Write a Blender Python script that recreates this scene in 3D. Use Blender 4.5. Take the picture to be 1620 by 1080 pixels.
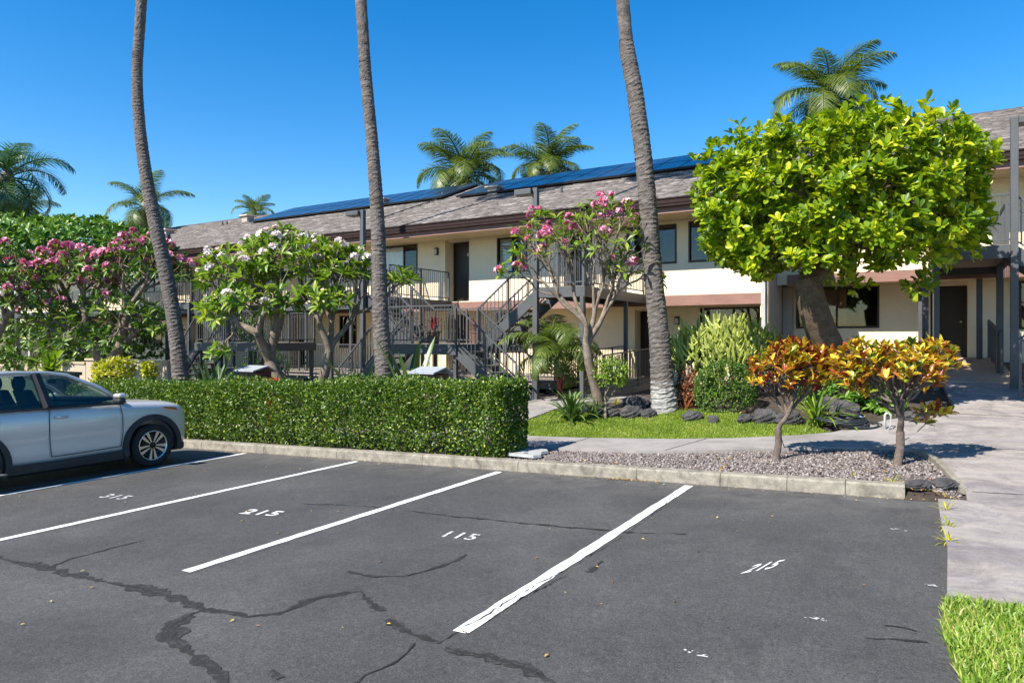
import bpy, bmesh, math, random
import numpy as np
from mathutils import Vector, Matrix, Euler
from mathutils.geometry import tessellate_polygon

# ------------------------------------------------------------------ camera, sky, sun
for o in list(bpy.data.objects): bpy.data.objects.remove(o, do_unlink=True)
scene = bpy.context.scene
col = scene.collection
YAW = math.radians(30.96)
CAMZ = 1.70
F, CX, HY = 1090.0, 810.0, 532.0
cd = bpy.data.cameras.new('camera'); cam = bpy.data.objects.new('camera', cd); col.objects.link(cam)
cam.location = (0, 0, CAMZ); cam.rotation_euler = (math.radians(90), 0, YAW)
cd.sensor_width = 36.0; cd.lens = F / 1620 * 36.0; cd.shift_y = -(540 - HY) / 1620
cd.clip_start = 0.05; cd.clip_end = 2500
scene.camera = cam
SUN_EL = math.radians(45)
SUN_DIR = Vector((-0.36, -1.0, 0)).normalized()          # horizontal direction towards the sun
w = bpy.data.worlds.new('World'); scene.world = w; w.use_nodes = True
nt = w.node_tree; nt.nodes.clear()
sky = nt.nodes.new('ShaderNodeTexSky'); sky.sky_type = 'NISHITA'; sky.sun_disc = False
sky.sun_elevation = SUN_EL; sky.sun_rotation = math.atan2(SUN_DIR.x, SUN_DIR.y)
sky.air_density = 1.0; sky.dust_density = 0.15; sky.ozone_density = 2.2; sky.altitude = 10
hs = nt.nodes.new('ShaderNodeHueSaturation'); hs.inputs['Saturation'].default_value = 1.46; hs.inputs['Hue'].default_value = 0.502; hs.inputs['Value'].default_value = 1.0
bg = nt.nodes.new('ShaderNodeBackground'); bg.inputs['Strength'].default_value = 0.105
wo = nt.nodes.new('ShaderNodeOutputWorld')
nt.links.new(sky.outputs[0], hs.inputs['Color']); nt.links.new(hs.outputs[0], bg.inputs[0]); nt.links.new(bg.outputs[0], wo.inputs[0])
sd = bpy.data.lights.new('sun', 'SUN'); sd.energy = 5.0; sd.angle = math.radians(0.53); sd.color = (1.0, 0.94, 0.84)
sun = bpy.data.objects.new('sun', sd); col.objects.link(sun)
sdir = Vector((SUN_DIR.x * math.cos(SUN_EL), SUN_DIR.y * math.cos(SUN_EL), math.sin(SUN_EL)))
sun.rotation_euler = sdir.to_track_quat('Z', 'Y').to_euler()
sun.location = (-10, -20, 30)
vs = scene.view_settings; vs.view_transform = 'Standard'; vs.look = 'None'; vs.gamma = 1; vs.exposure = 1.0; vs.use_curve_mapping = False

# ------------------------------------------------------------------ helpers
rng = np.random.default_rng(11); R = random.Random(5)
CS, SN = math.cos(YAW), math.sin(YAW)
def P(x, y, t):                                            # point at depth t on the sight line of photo position (x, y)
    a = (x - CX) / F; b = (HY - y) / F
    return Vector(((a * CS - SN) * t, (a * SN + CS) * t, CAMZ + b * t))
def PV(x, y, v):
    a = (x - CX) / F
    return P(x, y, v / (a * SN + CS))
def sstep(a, b, x):
    x = min(1, max(0, (x - a) / (b - a))); return x * x * (3 - 2 * x)
def lerp(a, b, t): return a + (b - a) * t
def pw(x, pts):
    if x <= pts[0][0]: return pts[0][1]
    for (x0, y0), (x1, y1) in zip(pts, pts[1:]):
        if x <= x1: return y0 + (y1 - y0) * (x - x0) / (x1 - x0)
    return pts[-1][1]
KV = 8.32                                                  # front face of the kerb
def base_h(u): return 0.0393 * max(-55, min(14, u))
def h(u, v):
    b = base_h(u)
    if v <= KV: return b
    b2 = b + 0.10 * (1 - sstep(-.05, .36, u) * (1 - sstep(8.3, 10.6, v)))
    left = b2 + pw(v, [(11, 0), (15.2, 0.30), (19, 0.38)])
    right = max(b2, 0) * 0 + pw(v, [(8.3, b2), (12.3, b2 + 0.04), (14, 0.34), (17.2, 0.70), (21.6, 1.07), (60, 1.07)])
    return lerp(left, right, sstep(-6.0, -2.2, u))
def G(x, y, off=0.0):                                      # ground point on the sight line
    a = (x - CX) / F; b = (HY - y) / F; t = 1.0
    while t < 120:
        u = (a * CS - SN) * t; v = (a * SN + CS) * t
        if CAMZ + b * t <= h(u, v) + off: break
        t += 0.02
    return Vector((u, v, h(u, v) + off))

def tag(o, label=None, cat=None, group=None, kind=None):
    if label: o['label'] = label
    if cat: o['category'] = cat
    if group: o['group'] = group
    if kind: o['kind'] = kind
    return o
def empty(name, loc=(0, 0, 0), rz=0.0, label=None, cat=None, group=None):
    o = bpy.data.objects.new(name, None); col.objects.link(o); o.empty_display_size = 0.2
    o.location = loc; o.rotation_euler = (0, 0, rz)
    return tag(o, label, cat, group)
def link(name, me, mat, parent=None, loc=None, rot=None, scale=None):
    o = bpy.data.objects.new(name, me); col.objects.link(o)
    if mat is not None and len(me.materials) == 0: me.materials.append(mat)
    if parent is not None:
        o.parent = parent
    if loc is not None: o.location = loc
    if rot is not None: o.rotation_euler = rot
    if scale is not None: o.scale = scale
    return o
def rel(parent, p):                                        # world point to the frame of an unrotated parent Empty
    return Vector(p) - parent.location
class MB:
    def __init__(s): s.v = []; s.f = []; s.sm = False
    def add(s, vs, fs):
        n = len(s.v); s.v += [tuple(p) for p in vs]; s.f += [tuple(i + n for i in f) for f in fs]; return s
    def box(s, a, b):
        (x0, y0, z0), (x1, y1, z1) = a, b
        return s.add([(x0,y0,z0),(x1,y0,z0),(x1,y1,z0),(x0,y1,z0),(x0,y0,z1),(x1,y0,z1),(x1,y1,z1),(x0,y1,z1)],
                     [(3,2,1,0),(4,5,6,7),(0,1,5,4),(1,2,6,5),(2,3,7,6),(3,0,4,7)])
    def bar(s, p, q, w, hgt, up=(0, 0, 1)):                # box beam from p to q
        p = Vector(p); q = Vector(q); d = (q - p).normalized(); up = Vector(up)
        x = d.cross(up)
        if x.length < 1e-4: x = d.cross(Vector((0, 1, 0)))
        x.normalize(); z = x.cross(d).normalized(); x *= w / 2; z *= hgt / 2
        vs = [p - x - z, p + x - z, p + x + z, p - x + z, q - x - z, q + x - z, q + x + z, q - x + z]
        return s.add(vs, [(0,1,2,3),(7,6,5,4),(0,4,5,1),(1,5,6,2),(2,6,7,3),(3,7,4,0)])
    def tube(s, pts, rad, n=8, cap=True):
        pts = [Vector(p) for p in pts]; m = len(pts)
        if not hasattr(rad, '__len__'): rad = [rad] * m
        ref = Vector((0.31, 0.87, 0.4)).normalized(); vs = []; fs = []
        for i, p in enumerate(pts):
            d = (pts[min(i + 1, m - 1)] - pts[max(i - 1, 0)])
            d = d.normalized() if d.length > 1e-9 else Vector((0, 0, 1))
            x = d.cross(ref)
            if x.length < 0.05: x = d.cross(Vector((1, 0, 0)))
            x.normalize(); y = d.cross(x).normalized()
            ref = (ref - d * ref.dot(d)).normalized() if (ref - d * ref.dot(d)).length > .05 else ref
            for k in range(n):
                a = 2 * math.pi * k / n
                vs.append(p + (x * math.cos(a) + y * math.sin(a)) * rad[i])
        for i in range(m - 1):
            for k in range(n):
                k2 = (k + 1) % n
                fs.append((i * n + k, i * n + k2, (i + 1) * n + k2, (i + 1) * n + k))
        if cap:
            fs.append(tuple(reversed(range(n)))); fs.append(tuple(range((m - 1) * n, m * n)))
        return s.add(vs, fs)
    def lathe(s, prof, n=24, axis='z', c=(0, 0, 0)):       # prof: (radius, height)
        vs = []; fs = []; m = len(prof)
        for r, z in prof:
            for k in range(n):
                a = 2 * math.pi * k / n; x, y = r * math.cos(a), r * math.sin(a)
                p = {'z': (x, y, z), 'x': (z, x, y), 'y': (y, z, x)}[axis]
                vs.append((p[0] + c[0], p[1] + c[1], p[2] + c[2]))
        for i in range(m - 1):
            for k in range(n):
                k2 = (k + 1) % n; fs.append((i*n+k, i*n+k2, (i+1)*n+k2, (i+1)*n+k))
        return s.add(vs, fs)
    def mesh(s, name, smooth=False):
        me = bpy.data.meshes.new(name); me.from_pydata(s.v, [], s.f); me.update()
        if smooth or s.sm: me.polygons.foreach_set('use_smooth', [True] * len(me.polygons))
        return me
    def build(s, name, mat, parent=None, smooth=False, bevel=0, **k):
        o = link(name, s.mesh(name, smooth), mat, parent, **k)
        if bevel:
            m = o.modifiers.new('bevel', 'BEVEL'); m.width = bevel; m.segments = 2; m.limit_method = 'ANGLE'
        return o
def np_mesh(name, V, faces, rnd=None, smooth=False):       # V (n,3), faces (m,k) of one size
    me = bpy.data.meshes.new(name); n = len(V); m, k = faces.shape
    me.vertices.add(n); me.vertices.foreach_set('co', np.ascontiguousarray(V, dtype=np.float32).ravel())
    me.loops.add(m * k); me.loops.foreach_set('vertex_index', np.ascontiguousarray(faces, dtype=np.int32).ravel())
    me.polygons.add(m); me.polygons.foreach_set('loop_start', np.arange(0, m * k, k, dtype=np.int32))
    if smooth: me.polygons.foreach_set('use_smooth', np.ones(m, dtype=bool))
    me.update(calc_edges=True)
    if rnd is not None:
        at = me.attributes.new('rnd', 'FLOAT', 'POINT'); at.data.foreach_set('value', np.ascontiguousarray(rnd, dtype=np.float32))
    return me
# leaf templates: (verts side/axis/normal, quads)
T_DIAMOND = (np.array([(0,0,0),(.5,.45,.10),(0,1,-.06),(-.5,.45,.10)], float), np.array([(0,1,2,3)]))
T_FOLD = (np.array([(0,0,0),(.5,.42,.12),(.30,.8,.06),(0,1,-.08),(-.30,.8,.06),(-.5,.42,.12),(0,.55,0)], float), np.array([(0,1,2,6),(6,2,3,3),(0,6,4,5),(6,3,4,4)]))
T_LEAF = (np.array([(0,0,0),(.30,.22,.06),(.5,.55,.09),(.26,.86,.02),(0,1,-.10),(-.26,.86,.02),(-.5,.55,.09),(-.30,.22,.06),(0,.45,0),(0,.8,-.03)], float),
          np.array([(0,1,2,8),(8,2,3,9),(9,3,4,4),(0,8,6,7),(8,9,5,6),(9,4,5,5)]))
T_OBOV = (np.array([(0,0,0),(.16,.2,.03),(.42,.55,.08),(.46,.76,.07),(.24,.95,.02),(0,1,-.04),(-.24,.95,.02),(-.46,.76,.07),(-.42,.55,.08),(-.16,.2,.03),(0,.5,0),(0,.8,-.01)], float),
          np.array([(0,1,2,10),(10,2,3,11),(11,3,4,5),(0,10,8,9),(10,11,7,8),(11,5,6,7)]))
T_BLADE = (np.array([(-.5,0,0),(.5,0,0),(.32,.55,.05),(0,1,-.12),(-.32,.55,.05)], float), np.array([(0,1,2,4),(4,2,3,3)]))
def norm(a): return a / np.maximum(np.linalg.norm(a, axis=-1, keepdims=True), 1e-9)
def leaf_mesh(name, pos, axis, nrm, L, W, tmpl, rnd=None):
    tv, tf = tmpl; N = len(pos); axis = norm(axis); side = norm(np.cross(axis, nrm)); nz = np.cross(side, axis)
    L = np.broadcast_to(np.asarray(L, float), (N,)); W = np.broadcast_to(np.asarray(W, float), (N,))
    V = (pos[:, None, :] + side[:, None, :] * (tv[None, :, 0:1] * W[:, None, None]) + axis[:, None, :] * (tv[None, :, 1:2] * L[:, None, None])
         + nz[:, None, :] * (tv[None, :, 2:3] * L[:, None, None])).reshape(-1, 3)
    k = len(tv); off = (np.arange(N) * k)[:, None, None]
    if rnd is None: rnd = rng.random(N)
    tri = tf[:, 2] == tf[:, 3]
    # repeated last corner means a triangle: split everything into triangles
    tl = []
    for q in tf:
        tl.append((q[0], q[1], q[2]))
        if q[2] != q[3]: tl.append((q[0], q[2], q[3]))
    tl = np.array(tl); Fc = (off + tl[None]).reshape(-1, 3)
    return np_mesh(name, V, Fc, np.repeat(rnd, k))
def rand_unit(n):
    a = rng.normal(size=(n, 3)); return norm(a)

# ------------------------------------------------------------------ materials
def newmat(name):
    m = bpy.data.materials.new(name); m.use_nodes = True; t = m.node_tree; t.nodes.clear()
    out = t.nodes.new('ShaderNodeOutputMaterial'); b = t.nodes.new('ShaderNodeBsdfPrincipled'); t.links.new(b.outputs[0], out.inputs[0])
    return m, t, b, out
def ramp(t, fac, stops, interp='LINEAR'):
    r = t.nodes.new('ShaderNodeValToRGB'); r.color_ramp.interpolation = interp; e = r.color_ramp.elements
    while len(e) < len(stops): e.new(0.5)
    for i, (p, c) in enumerate(stops): e[i].position = p; e[i].color = (*c, 1) if len(c) == 3 else c
    t.links.new(fac, r.inputs[0]); return r.outputs[0]
def noise(t, vec, scale, detail=4, rough=0.6, dist=0.0):
    n = t.nodes.new('ShaderNodeTexNoise'); n.inputs['Scale'].default_value = scale; n.inputs['Detail'].default_value = detail
    n.inputs['Roughness'].default_value = rough; n.inputs['Distortion'].default_value = dist
    if vec is not None: t.links.new(vec, n.inputs['Vector'])
    return n.outputs['Fac']
def coords(t, kind='world', scale=(1, 1, 1)):
    if kind == 'world': v = t.nodes.new('ShaderNodeNewGeometry').outputs['Position']
    else: v = t.nodes.new('ShaderNodeTexCoord').outputs['Object']
    if scale != (1, 1, 1):
        m = t.nodes.new('ShaderNodeMapping'); m.inputs['Scale'].default_value = scale; t.links.new(v, m.inputs[0]); v = m.outputs[0]
    return v
def mixc(t, fac, a, b, mode='MIX'):
    m = t.nodes.new('ShaderNodeMix'); m.data_type = 'RGBA'; m.blend_type = mode
    def s(i, v):
        if isinstance(v, (int, float)): m.inputs[i].default_value = v
        elif isinstance(v, tuple): m.inputs[i].default_value = (*v, 1)
        else: t.links.new(v, m.inputs[i])
    s(0, fac); s(6, a); s(7, b); return m.outputs[2]
def bump(t, b, fac, strength=0.3, dist=0.02):
    n = t.nodes.new('ShaderNodeBump'); n.inputs['Strength'].default_value = strength; n.inputs['Distance'].default_value = dist
    t.links.new(fac, n.inputs['Height']); t.links.new(n.outputs[0], b.inputs['Normal'])
def pm(name, c1, c2, scale=4, rough=0.7, bs=0, bscale=40, metal=0, kind='world', sc=(1, 1, 1), spec=None, fine=0):
    m, t, b, o = newmat(name); v = coords(t, kind, sc)
    c = ramp(t, noise(t, v, scale, 6, .65), [(0.3, c1), (0.7, c2)])
    if fine: c = mixc(t, fine, c, ramp(t, noise(t, v, scale * 14, 4, .7), [(.3, (.25, .25, .25)), (.7, (.75, .75, .75))]), 'OVERLAY')
    t.links.new(c, b.inputs['Base Color'])
    b.inputs['Roughness'].default_value = rough; b.inputs['Metallic'].default_value = metal
    if spec is not None: b.inputs['Specular IOR Level'].default_value = spec
    if bs: bump(t, b, noise(t, v, bscale, 5, .7), bs, 0.02)
    return m
def leafmat(name, stops, rough=0.42, trans=0.3, tint=(1.1, 1.25, .5), spec=.5, world_var=0.0):
    m, t, b, o = newmat(name)
    a = t.nodes.new('ShaderNodeAttribute'); a.attribute_name = 'rnd'
    c = ramp(t, a.outputs['Fac'], stops)
    t.links.new(c, b.inputs['Base Color']); b.inputs['Roughness'].default_value = rough; b.inputs['Specular IOR Level'].default_value = spec
    tr = t.nodes.new('ShaderNodeBsdfTranslucent'); c2 = mixc(t, 1.0, c, tint, 'MULTIPLY'); t.links.new(c2, tr.inputs[0])
    mx = t.nodes.new('ShaderNodeMixShader'); mx.inputs[0].default_value = trans
    t.links.new(b.outputs[0], mx.inputs[1]); t.links.new(tr.outputs[0], mx.inputs[2]); t.links.new(mx.outputs[0], o.inputs[0])
    return m
M = {}
# asphalt
m, t, b, o = newmat('asphalt'); v = coords(t)
big = noise(t, v, .55, 5, .6, .4); mid = noise(t, v, 5, 6, .7); fine = noise(t, v, 190, 3, .8); fine2 = noise(t, v, 70, 3, .7)
c = ramp(t, big, [(.28, (.047, .0455, .0445)), (.5, (.065, .063, .0615)), (.74, (.090, .087, .084))])
c = mixc(t, .45, c, ramp(t, mid, [(.3, (.38, .38, .39)), (.72, (.62, .62, .61))]), 'OVERLAY')
c = mixc(t, .9, c, ramp(t, fine, [(.36, (.16, .16, .16)), (.64, (.84, .84, .84))]), 'OVERLAY')
c = mixc(t, .7, c, ramp(t, noise(t, v, 75, 3, .75), [(.36, (.25, .25, .25)), (.64, (.75, .75, .75))]), 'OVERLAY')
c = mixc(t, .5, c, ramp(t, noise(t, v, 24, 4, .7), [(.34, (.32, .32, .32)), (.68, (.68, .68, .68))]), 'OVERLAY')
c = mixc(t, ramp(t, fine2, [(.69, (0, 0, 0)), (.76, (.6, .6, .6))]), c, (.17, .165, .155))
c = mixc(t, ramp(t, noise(t, v, .8, 5, .7, 1.2), [(.58, (0, 0, 0)), (.72, (.42, .42, .42))]), c, (.034, .033, .032))
c = mixc(t, ramp(t, noise(t, v, 6.5, 3, .6, .4), [(.74, (0, 0, 0)), (.77, (.55, .55, .55))]), c, (.030, .029, .028))
sx = t.nodes.new('ShaderNodeSeparateXYZ'); t.links.new(v, sx.inputs[0])
dust = t.nodes.new('ShaderNodeMapRange'); dust.inputs[1].default_value = 7.2; dust.inputs[2].default_value = 8.3; t.links.new(sx.outputs[1], dust.inputs[0])
dm = t.nodes.new('ShaderNodeMath'); dm.operation = 'MULTIPLY'; t.links.new(dust.outputs[0], dm.inputs[0]); t.links.new(ramp(t, noise(t, v, 2.3, 6, .75, .6), [(.40, (0, 0, 0)), (.70, (.75, .75, .75))]), dm.inputs[1])
c = mixc(t, dm.outputs[0], c, (.16, .15, .135))
c = mixc(t, ramp(t, noise(t, v, 1.7, 6, .75, .8), [(.60, (0, 0, 0)), (.78, (.30, .30, .30))]), c, (.115, .108, .10))
t.links.new(c, b.inputs['Base Color']); b.inputs['Roughness'].default_value = .82; b.inputs['Specular IOR Level'].default_value = .3
bump(t, b, fine, .45, .006); M['asphalt'] = m
m, t, b, o = newmat('tar_seal'); v = coords(t)
c = ramp(t, noise(t, v, 14, 6, .7), [(.3, (.017, .0155, .015)), (.7, (.040, .036, .033))])
c = mixc(t, ramp(t, noise(t, v, 11, 7, .8, 1.5), [(.52, (0, 0, 0)), (.58, (.85, .85, .85))]), c, (.058, .057, .058))
c = mixc(t, .7, c, ramp(t, noise(t, v, 150, 3, .8), [(.35, (.25, .25, .25)), (.65, (.75, .75, .75))]), 'OVERLAY')
t.links.new(c, b.inputs['Base Color']); b.inputs['Roughness'].default_value = .75; b.inputs['Specular IOR Level'].default_value = .25; bump(t, b, noise(t, v, 60, 5, .8), .5, .006); M['tar'] = m
m, t, b, o = newmat('road_paint'); v = coords(t)
c = ramp(t, noise(t, v, 3, 5, .6), [(.3, (.62, .62, .60)), (.7, (.80, .80, .78))])
wn = noise(t, v, 16, 6, .8, 1.2)
c = mixc(t, ramp(t, wn, [(.62, (0, 0, 0)), (.67, (.85, .85, .85))]), c, (.10, .10, .10)); t.links.new(c, b.inputs['Base Color'])
b.inputs['Roughness'].default_value = .75; bump(t, b, noise(t, v, 120, 3, .8), .3, .004); M['paint'] = m
m, t, b, o = newmat('worn_paint'); v = coords(t)
c = ramp(t, noise(t, v, 3, 5, .6), [(.3, (.50, .50, .49)), (.7, (.66, .66, .64))])
c = mixc(t, ramp(t, noise(t, v, 22, 6, .8, 1.0), [(.48, (0, 0, 0)), (.58, (.9, .9, .9))]), c, (.085, .085, .087)); t.links.new(c, b.inputs['Base Color'])
b.inputs['Roughness'].default_value = .8; M['worn_paint'] = m
def concrete(name, c1, c2, stain, sc=1.0, streak=False):
    m, t, b, o = newmat(name); v = coords(t)
    c = ramp(t, noise(t, v, 2.2 * sc, 7, .7, .3), [(.28, c1), (.72, c2)])
    c = mixc(t, ramp(t, noise(t, v, .9 * sc, 6, .75, .9), [(.50, (0, 0, 0)), (.70, (.75, .75, .75))]), c, stain)
    if streak:
        v2 = coords(t, 'world', (.5, 2.6, 1)); c = mixc(t, ramp(t, noise(t, v2, 1.6, 6, .7, .6), [(.44, (0, 0, 0)), (.66, (.75, .75, .75))]), c, (.37, .325, .27)); c = mixc(t, ramp(t, noise(t, v, 1.3, 7, .78, 1.0), [(.46, (0, 0, 0)), (.62, (.7, .7, .7))]), c, (.135, .118, .122)); c = mixc(t, ramp(t, noise(t, v, 14, 5, .75, .6), [(.55, (0, 0, 0)), (.72, (.5, .5, .5))]), c, (.10, .09, .09))
    c = mixc(t, .55, c, ramp(t, noise(t, v, 110, 3, .8), [(.3, (.3, .3, .3)), (.7, (.7, .7, .7))]), 'OVERLAY')
    t.links.new(c, b.inputs['Base Color']); b.inputs['Roughness'].default_value = .85; b.inputs['Specular IOR Level'].default_value = .25
    bump(t, b, noise(t, v, 130, 4, .8), .35, .006); return m
M['kerb'] = concrete('kerb_concrete', (.15, .135, .108), (.33, .30, .245), (.050, .046, .038), 3.6)
M['sidewalk'] = concrete('sidewalk_concrete', (.22, .20, .19), (.33, .305, .29), (.15, .14, .135), .9)
M['walkway'] = concrete('walkway_concrete', (.22, .195, .19), (.34, .31, .295), (.14, .125, .125), .8, True)
M['tile'] = concrete('tile_floor', (.36, .27, .21), (.46, .36, .28), (.26, .20, .165), 1.2)
M['soil'] = pm('soil', (.030, .020, .014), (.075, .055, .040), 6, .95, .6, 60, fine=.6)
M['turf'] = pm('turf_soil', (.060, .10, .012), (.13, .19, .025), 7, .95, .5, 80, fine=.5)
M['gravelbed'] = pm('gravel_bed', (.05, .045, .042), (.13, .115, .108), 40, .95, .6, 120)
m, t, b, o = newmat('pebble'); a = t.nodes.new('ShaderNodeAttribute'); a.attribute_name = 'rnd'
c = ramp(t, a.outputs['Fac'], [(0, (.055, .044, .040)), (.35, (.125, .103, .094)), (.75, (.20, .166, .152)), (1, (.36, .32, .30))]); t.links.new(c, b.inputs['Base Color']); b.inputs['Roughness'].default_value = .85; M['pebble'] = m
# stucco
def stucco(name, c1, c2):
    m, t, b, o = newmat(name); v = coords(t)
    c = ramp(t, noise(t, v, 1.1, 6, .65, .3), [(.3, c1), (.7, c2)])
    v2 = coords(t, 'world', (3.0, 3.0, .35)); c = mixc(t, ramp(t, noise(t, v2, 1.2, 5, .7), [(.56, (0, 0, 0)), (.8, (.28, .28, .28))]), c, (c1[0] * .7, c1[1] * .68, c1[2] * .62))
    t.links.new(c, b.inputs['Base Color']); b.inputs['Roughness'].default_value = .9; b.inputs['Specular IOR Level'].default_value = .2
    bump(t, b, noise(t, v, 9, 7, .72, 1.6), .55, .03); return m
M['cream'] = stucco('cream_stucco', (.78, .66, .455), (.83, .71, .505))
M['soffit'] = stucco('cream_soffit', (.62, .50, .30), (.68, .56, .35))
M['shaded_wall'] = stucco('shaded_stucco', (.36, .33, .29), (.42, .39, .345))  # side walls turned from the sun: their shade is put into this greyer colour
M['tan_wall'] = stucco('tan_stucco', (.40, .33, .24), (.46, .385, .29))
M['gutter'] = pm('gutter_brown', (.022, .013, .012), (.034, .020, .018), 3, .75, .05, 30, spec=.15)
M['fascia'] = pm('fascia_rose_brown', (.20, .105, .082), (.27, .145, .115), 5, .7, .2, 40, sc=(.4, 1, 1))
M['frame'] = pm('window_frame_brown', (.022, .012, .010), (.036, .020, .016), 5, .5, .05, 40)
M['door'] = pm('door_brown', (.014, .009, .008), (.022, .014, .012), 5, .45, .15, 50, sc=(4, 4, .6))
M['wood'] = pm('louvre_wood', (.16, .062, .028), (.27, .115, .052), 5, .55, .15, 50, sc=(1, 1, 6))
M['curtain'] = pm('curtain_cloth', (.82, .82, .79), (.88, .88, .85), 5, .9, .1, 30)
M['dark'] = pm('room_dark', (.012, .012, .012), (.02, .02, .02), 3, .9)
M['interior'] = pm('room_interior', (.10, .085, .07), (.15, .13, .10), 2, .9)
def glassmat(name, tintc, rough=0.02, alpha=.55):
    m, t, b, o = newmat(name)
    tr = t.nodes.new('ShaderNodeBsdfTransparent'); tr.inputs[0].default_value = (*tintc, 1)
    gl = t.nodes.new('ShaderNodeBsdfGlossy'); gl.inputs['Roughness'].default_value = rough
    fr = t.nodes.new('ShaderNodeFresnel'); ge = t.nodes.new('ShaderNodeNewGeometry'); mr_ = t.nodes.new('ShaderNodeMapRange'); mr_.inputs[3].default_value = 1.5; mr_.inputs[4].default_value = 1 / 1.5; t.links.new(ge.outputs['Backfacing'], mr_.inputs[0]); t.links.new(mr_.outputs[0], fr.inputs[0])
    mx = t.nodes.new('ShaderNodeMixShader'); t.links.new(fr.outputs[0], mx.inputs[0]); t.links.new(tr.outputs[0], mx.inputs[1]); t.links.new(gl.outputs[0], mx.inputs[2])
    t.links.new(mx.outputs[0], o.inputs[0]); return m
M['glass'] = glassmat('window_glass', (.93, .95, .94))
M['carglass'] = glassmat('car_glass', (.70, .78, .75))
M['steel'] = pm('slate_steel_paint', (.056, .059, .063), (.078, .082, .087), 2.5, .5, .06, 60, fine=.25)
M['tread'] = concrete('tread_concrete', (.24, .21, .175), (.32, .28, .235), (.16, .14, .12), 1.5)
M['shingle'] = None
m, t, b, o = newmat('shingle'); a = t.nodes.new('ShaderNodeAttribute'); a.attribute_name = 'rnd'; v = coords(t)
c = ramp(t, a.outputs['Fac'], [(0, (.068, .057, .052)), (.35, (.112, .097, .089)), (.7, (.148, .130, .121)), (1, (.25, .227, .214))])
c = mixc(t, .35, c, ramp(t, noise(t, v, .5, 5, .6), [(.3, (.44, .43, .43)), (.7, (.56, .56, .555))]), 'OVERLAY')
c = mixc(t, .5, c, ramp(t, noise(t, v, 30, 4, .7), [(.3, (.3, .3, .3)), (.7, (.7, .7, .7))]), 'OVERLAY')
t.links.new(c, b.inputs['Base Color']); b.inputs['Roughness'].default_value = .9; M['shingle'] = m
m, t, b, o = newmat('solar_cell'); v = coords(t, 'obj')
br = t.nodes.new('ShaderNodeTexBrick'); br.offset = 0; br.inputs['Scale'].default_value = 1; br.inputs['Brick Width'].default_value = .16; br.inputs['Row Height'].default_value = .16; br.inputs['Mortar Size'].default_value = .004
br.inputs['Color1'].default_value = (.010, .017, .038, 1); br.inputs['Color2'].default_value = (.011, .019, .042, 1); br.inputs['Mortar'].default_value = (.055, .065, .08, 1)
t.links.new(v, br.inputs['Vector']); t.links.new(br.outputs[0], b.inputs['Base Color']); b.inputs['Roughness'].default_value = .22; b.inputs['Specular IOR Level'].default_value = .5; b.inputs['Coat Weight'].default_value = .25; b.inputs['Coat Roughness'].default_value = .08; M['solar'] = m
M['black_metal'] = pm('black_metal', (.010, .010, .011), (.018, .018, .019), 6, .45)
M['vent'] = pm('roof_vent_metal', (.30, .26, .22), (.40, .35, .30), 5, .7)
M['vent_cap'] = pm('roof_vent_cap', (.52, .42, .34), (.62, .50, .42), 5, .7)
M['pipe'] = pm('downspout_grey', (.34, .34, .34), (.42, .42, .41), 3, .5)
M['lamp_glass'] = pm('lamp_lens', (.45, .44, .38), (.55, .53, .46), 3, .4)
# bark
def bark(name, c1, c2, c3, rings=0.0, bs=.6, bscale=18, zs=3.0):
    m, t, b, o = newmat(name); v = coords(t, 'world', (1, 1, zs))
    n1 = noise(t, v, 5, 7, .75, .5)
    c = ramp(t, n1, [(.28, c1), (.5, c2), (.74, c3)])
    c = mixc(t, .6, c, ramp(t, noise(t, v, 40, 4, .8), [(.3, (.28, .28, .28)), (.7, (.72, .72, .72))]), 'OVERLAY')
    t.links.new(c, b.inputs['Base Color']); b.inputs['Roughness'].default_value = .92; b.inputs['Specular IOR Level'].default_value = .2
    bump(t, b, noise(t, v, bscale, 6, .75, .8), bs, .03); return m
M['palm_bark'] = bark('palm_bark', (.052, .045, .041), (.138, .119, .108), (.255, .23, .213), zs=2.2, bs=.9)
M['far_bark'] = bark('far_palm_bark', (.10, .085, .06), (.19, .165, .125), (.28, .25, .20))
M['plum_bark'] = bark('plumeria_bark', (.10, .075, .055), (.19, .15, .115), (.31, .26, .215), zs=1)
M['tree_bark'] = bark('tree_bark', (.055, .038, .026), (.115, .082, .056), (.19, .145, .105), zs=1.4, bs=1.0)
M['croton_bark'] = bark('croton_bark', (.085, .062, .05), (.15, .118, .098), (.25, .21, .185), zs=1)
M['twig'] = bark('twig', (.05, .035, .025), (.095, .07, .05), (.16, .125, .095), zs=1)
M['whitewash'] = pm('whitewashed_bark', (.11, .10, .095), (.44, .43, .41), 11, .9, .6, 30, sc=(1, 1, 2.5), fine=.6)
M['lava'] = pm('lava_rock', (.022, .021, .022), (.085, .080, .080), 7, .95, .9, 22, fine=.6)
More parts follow.
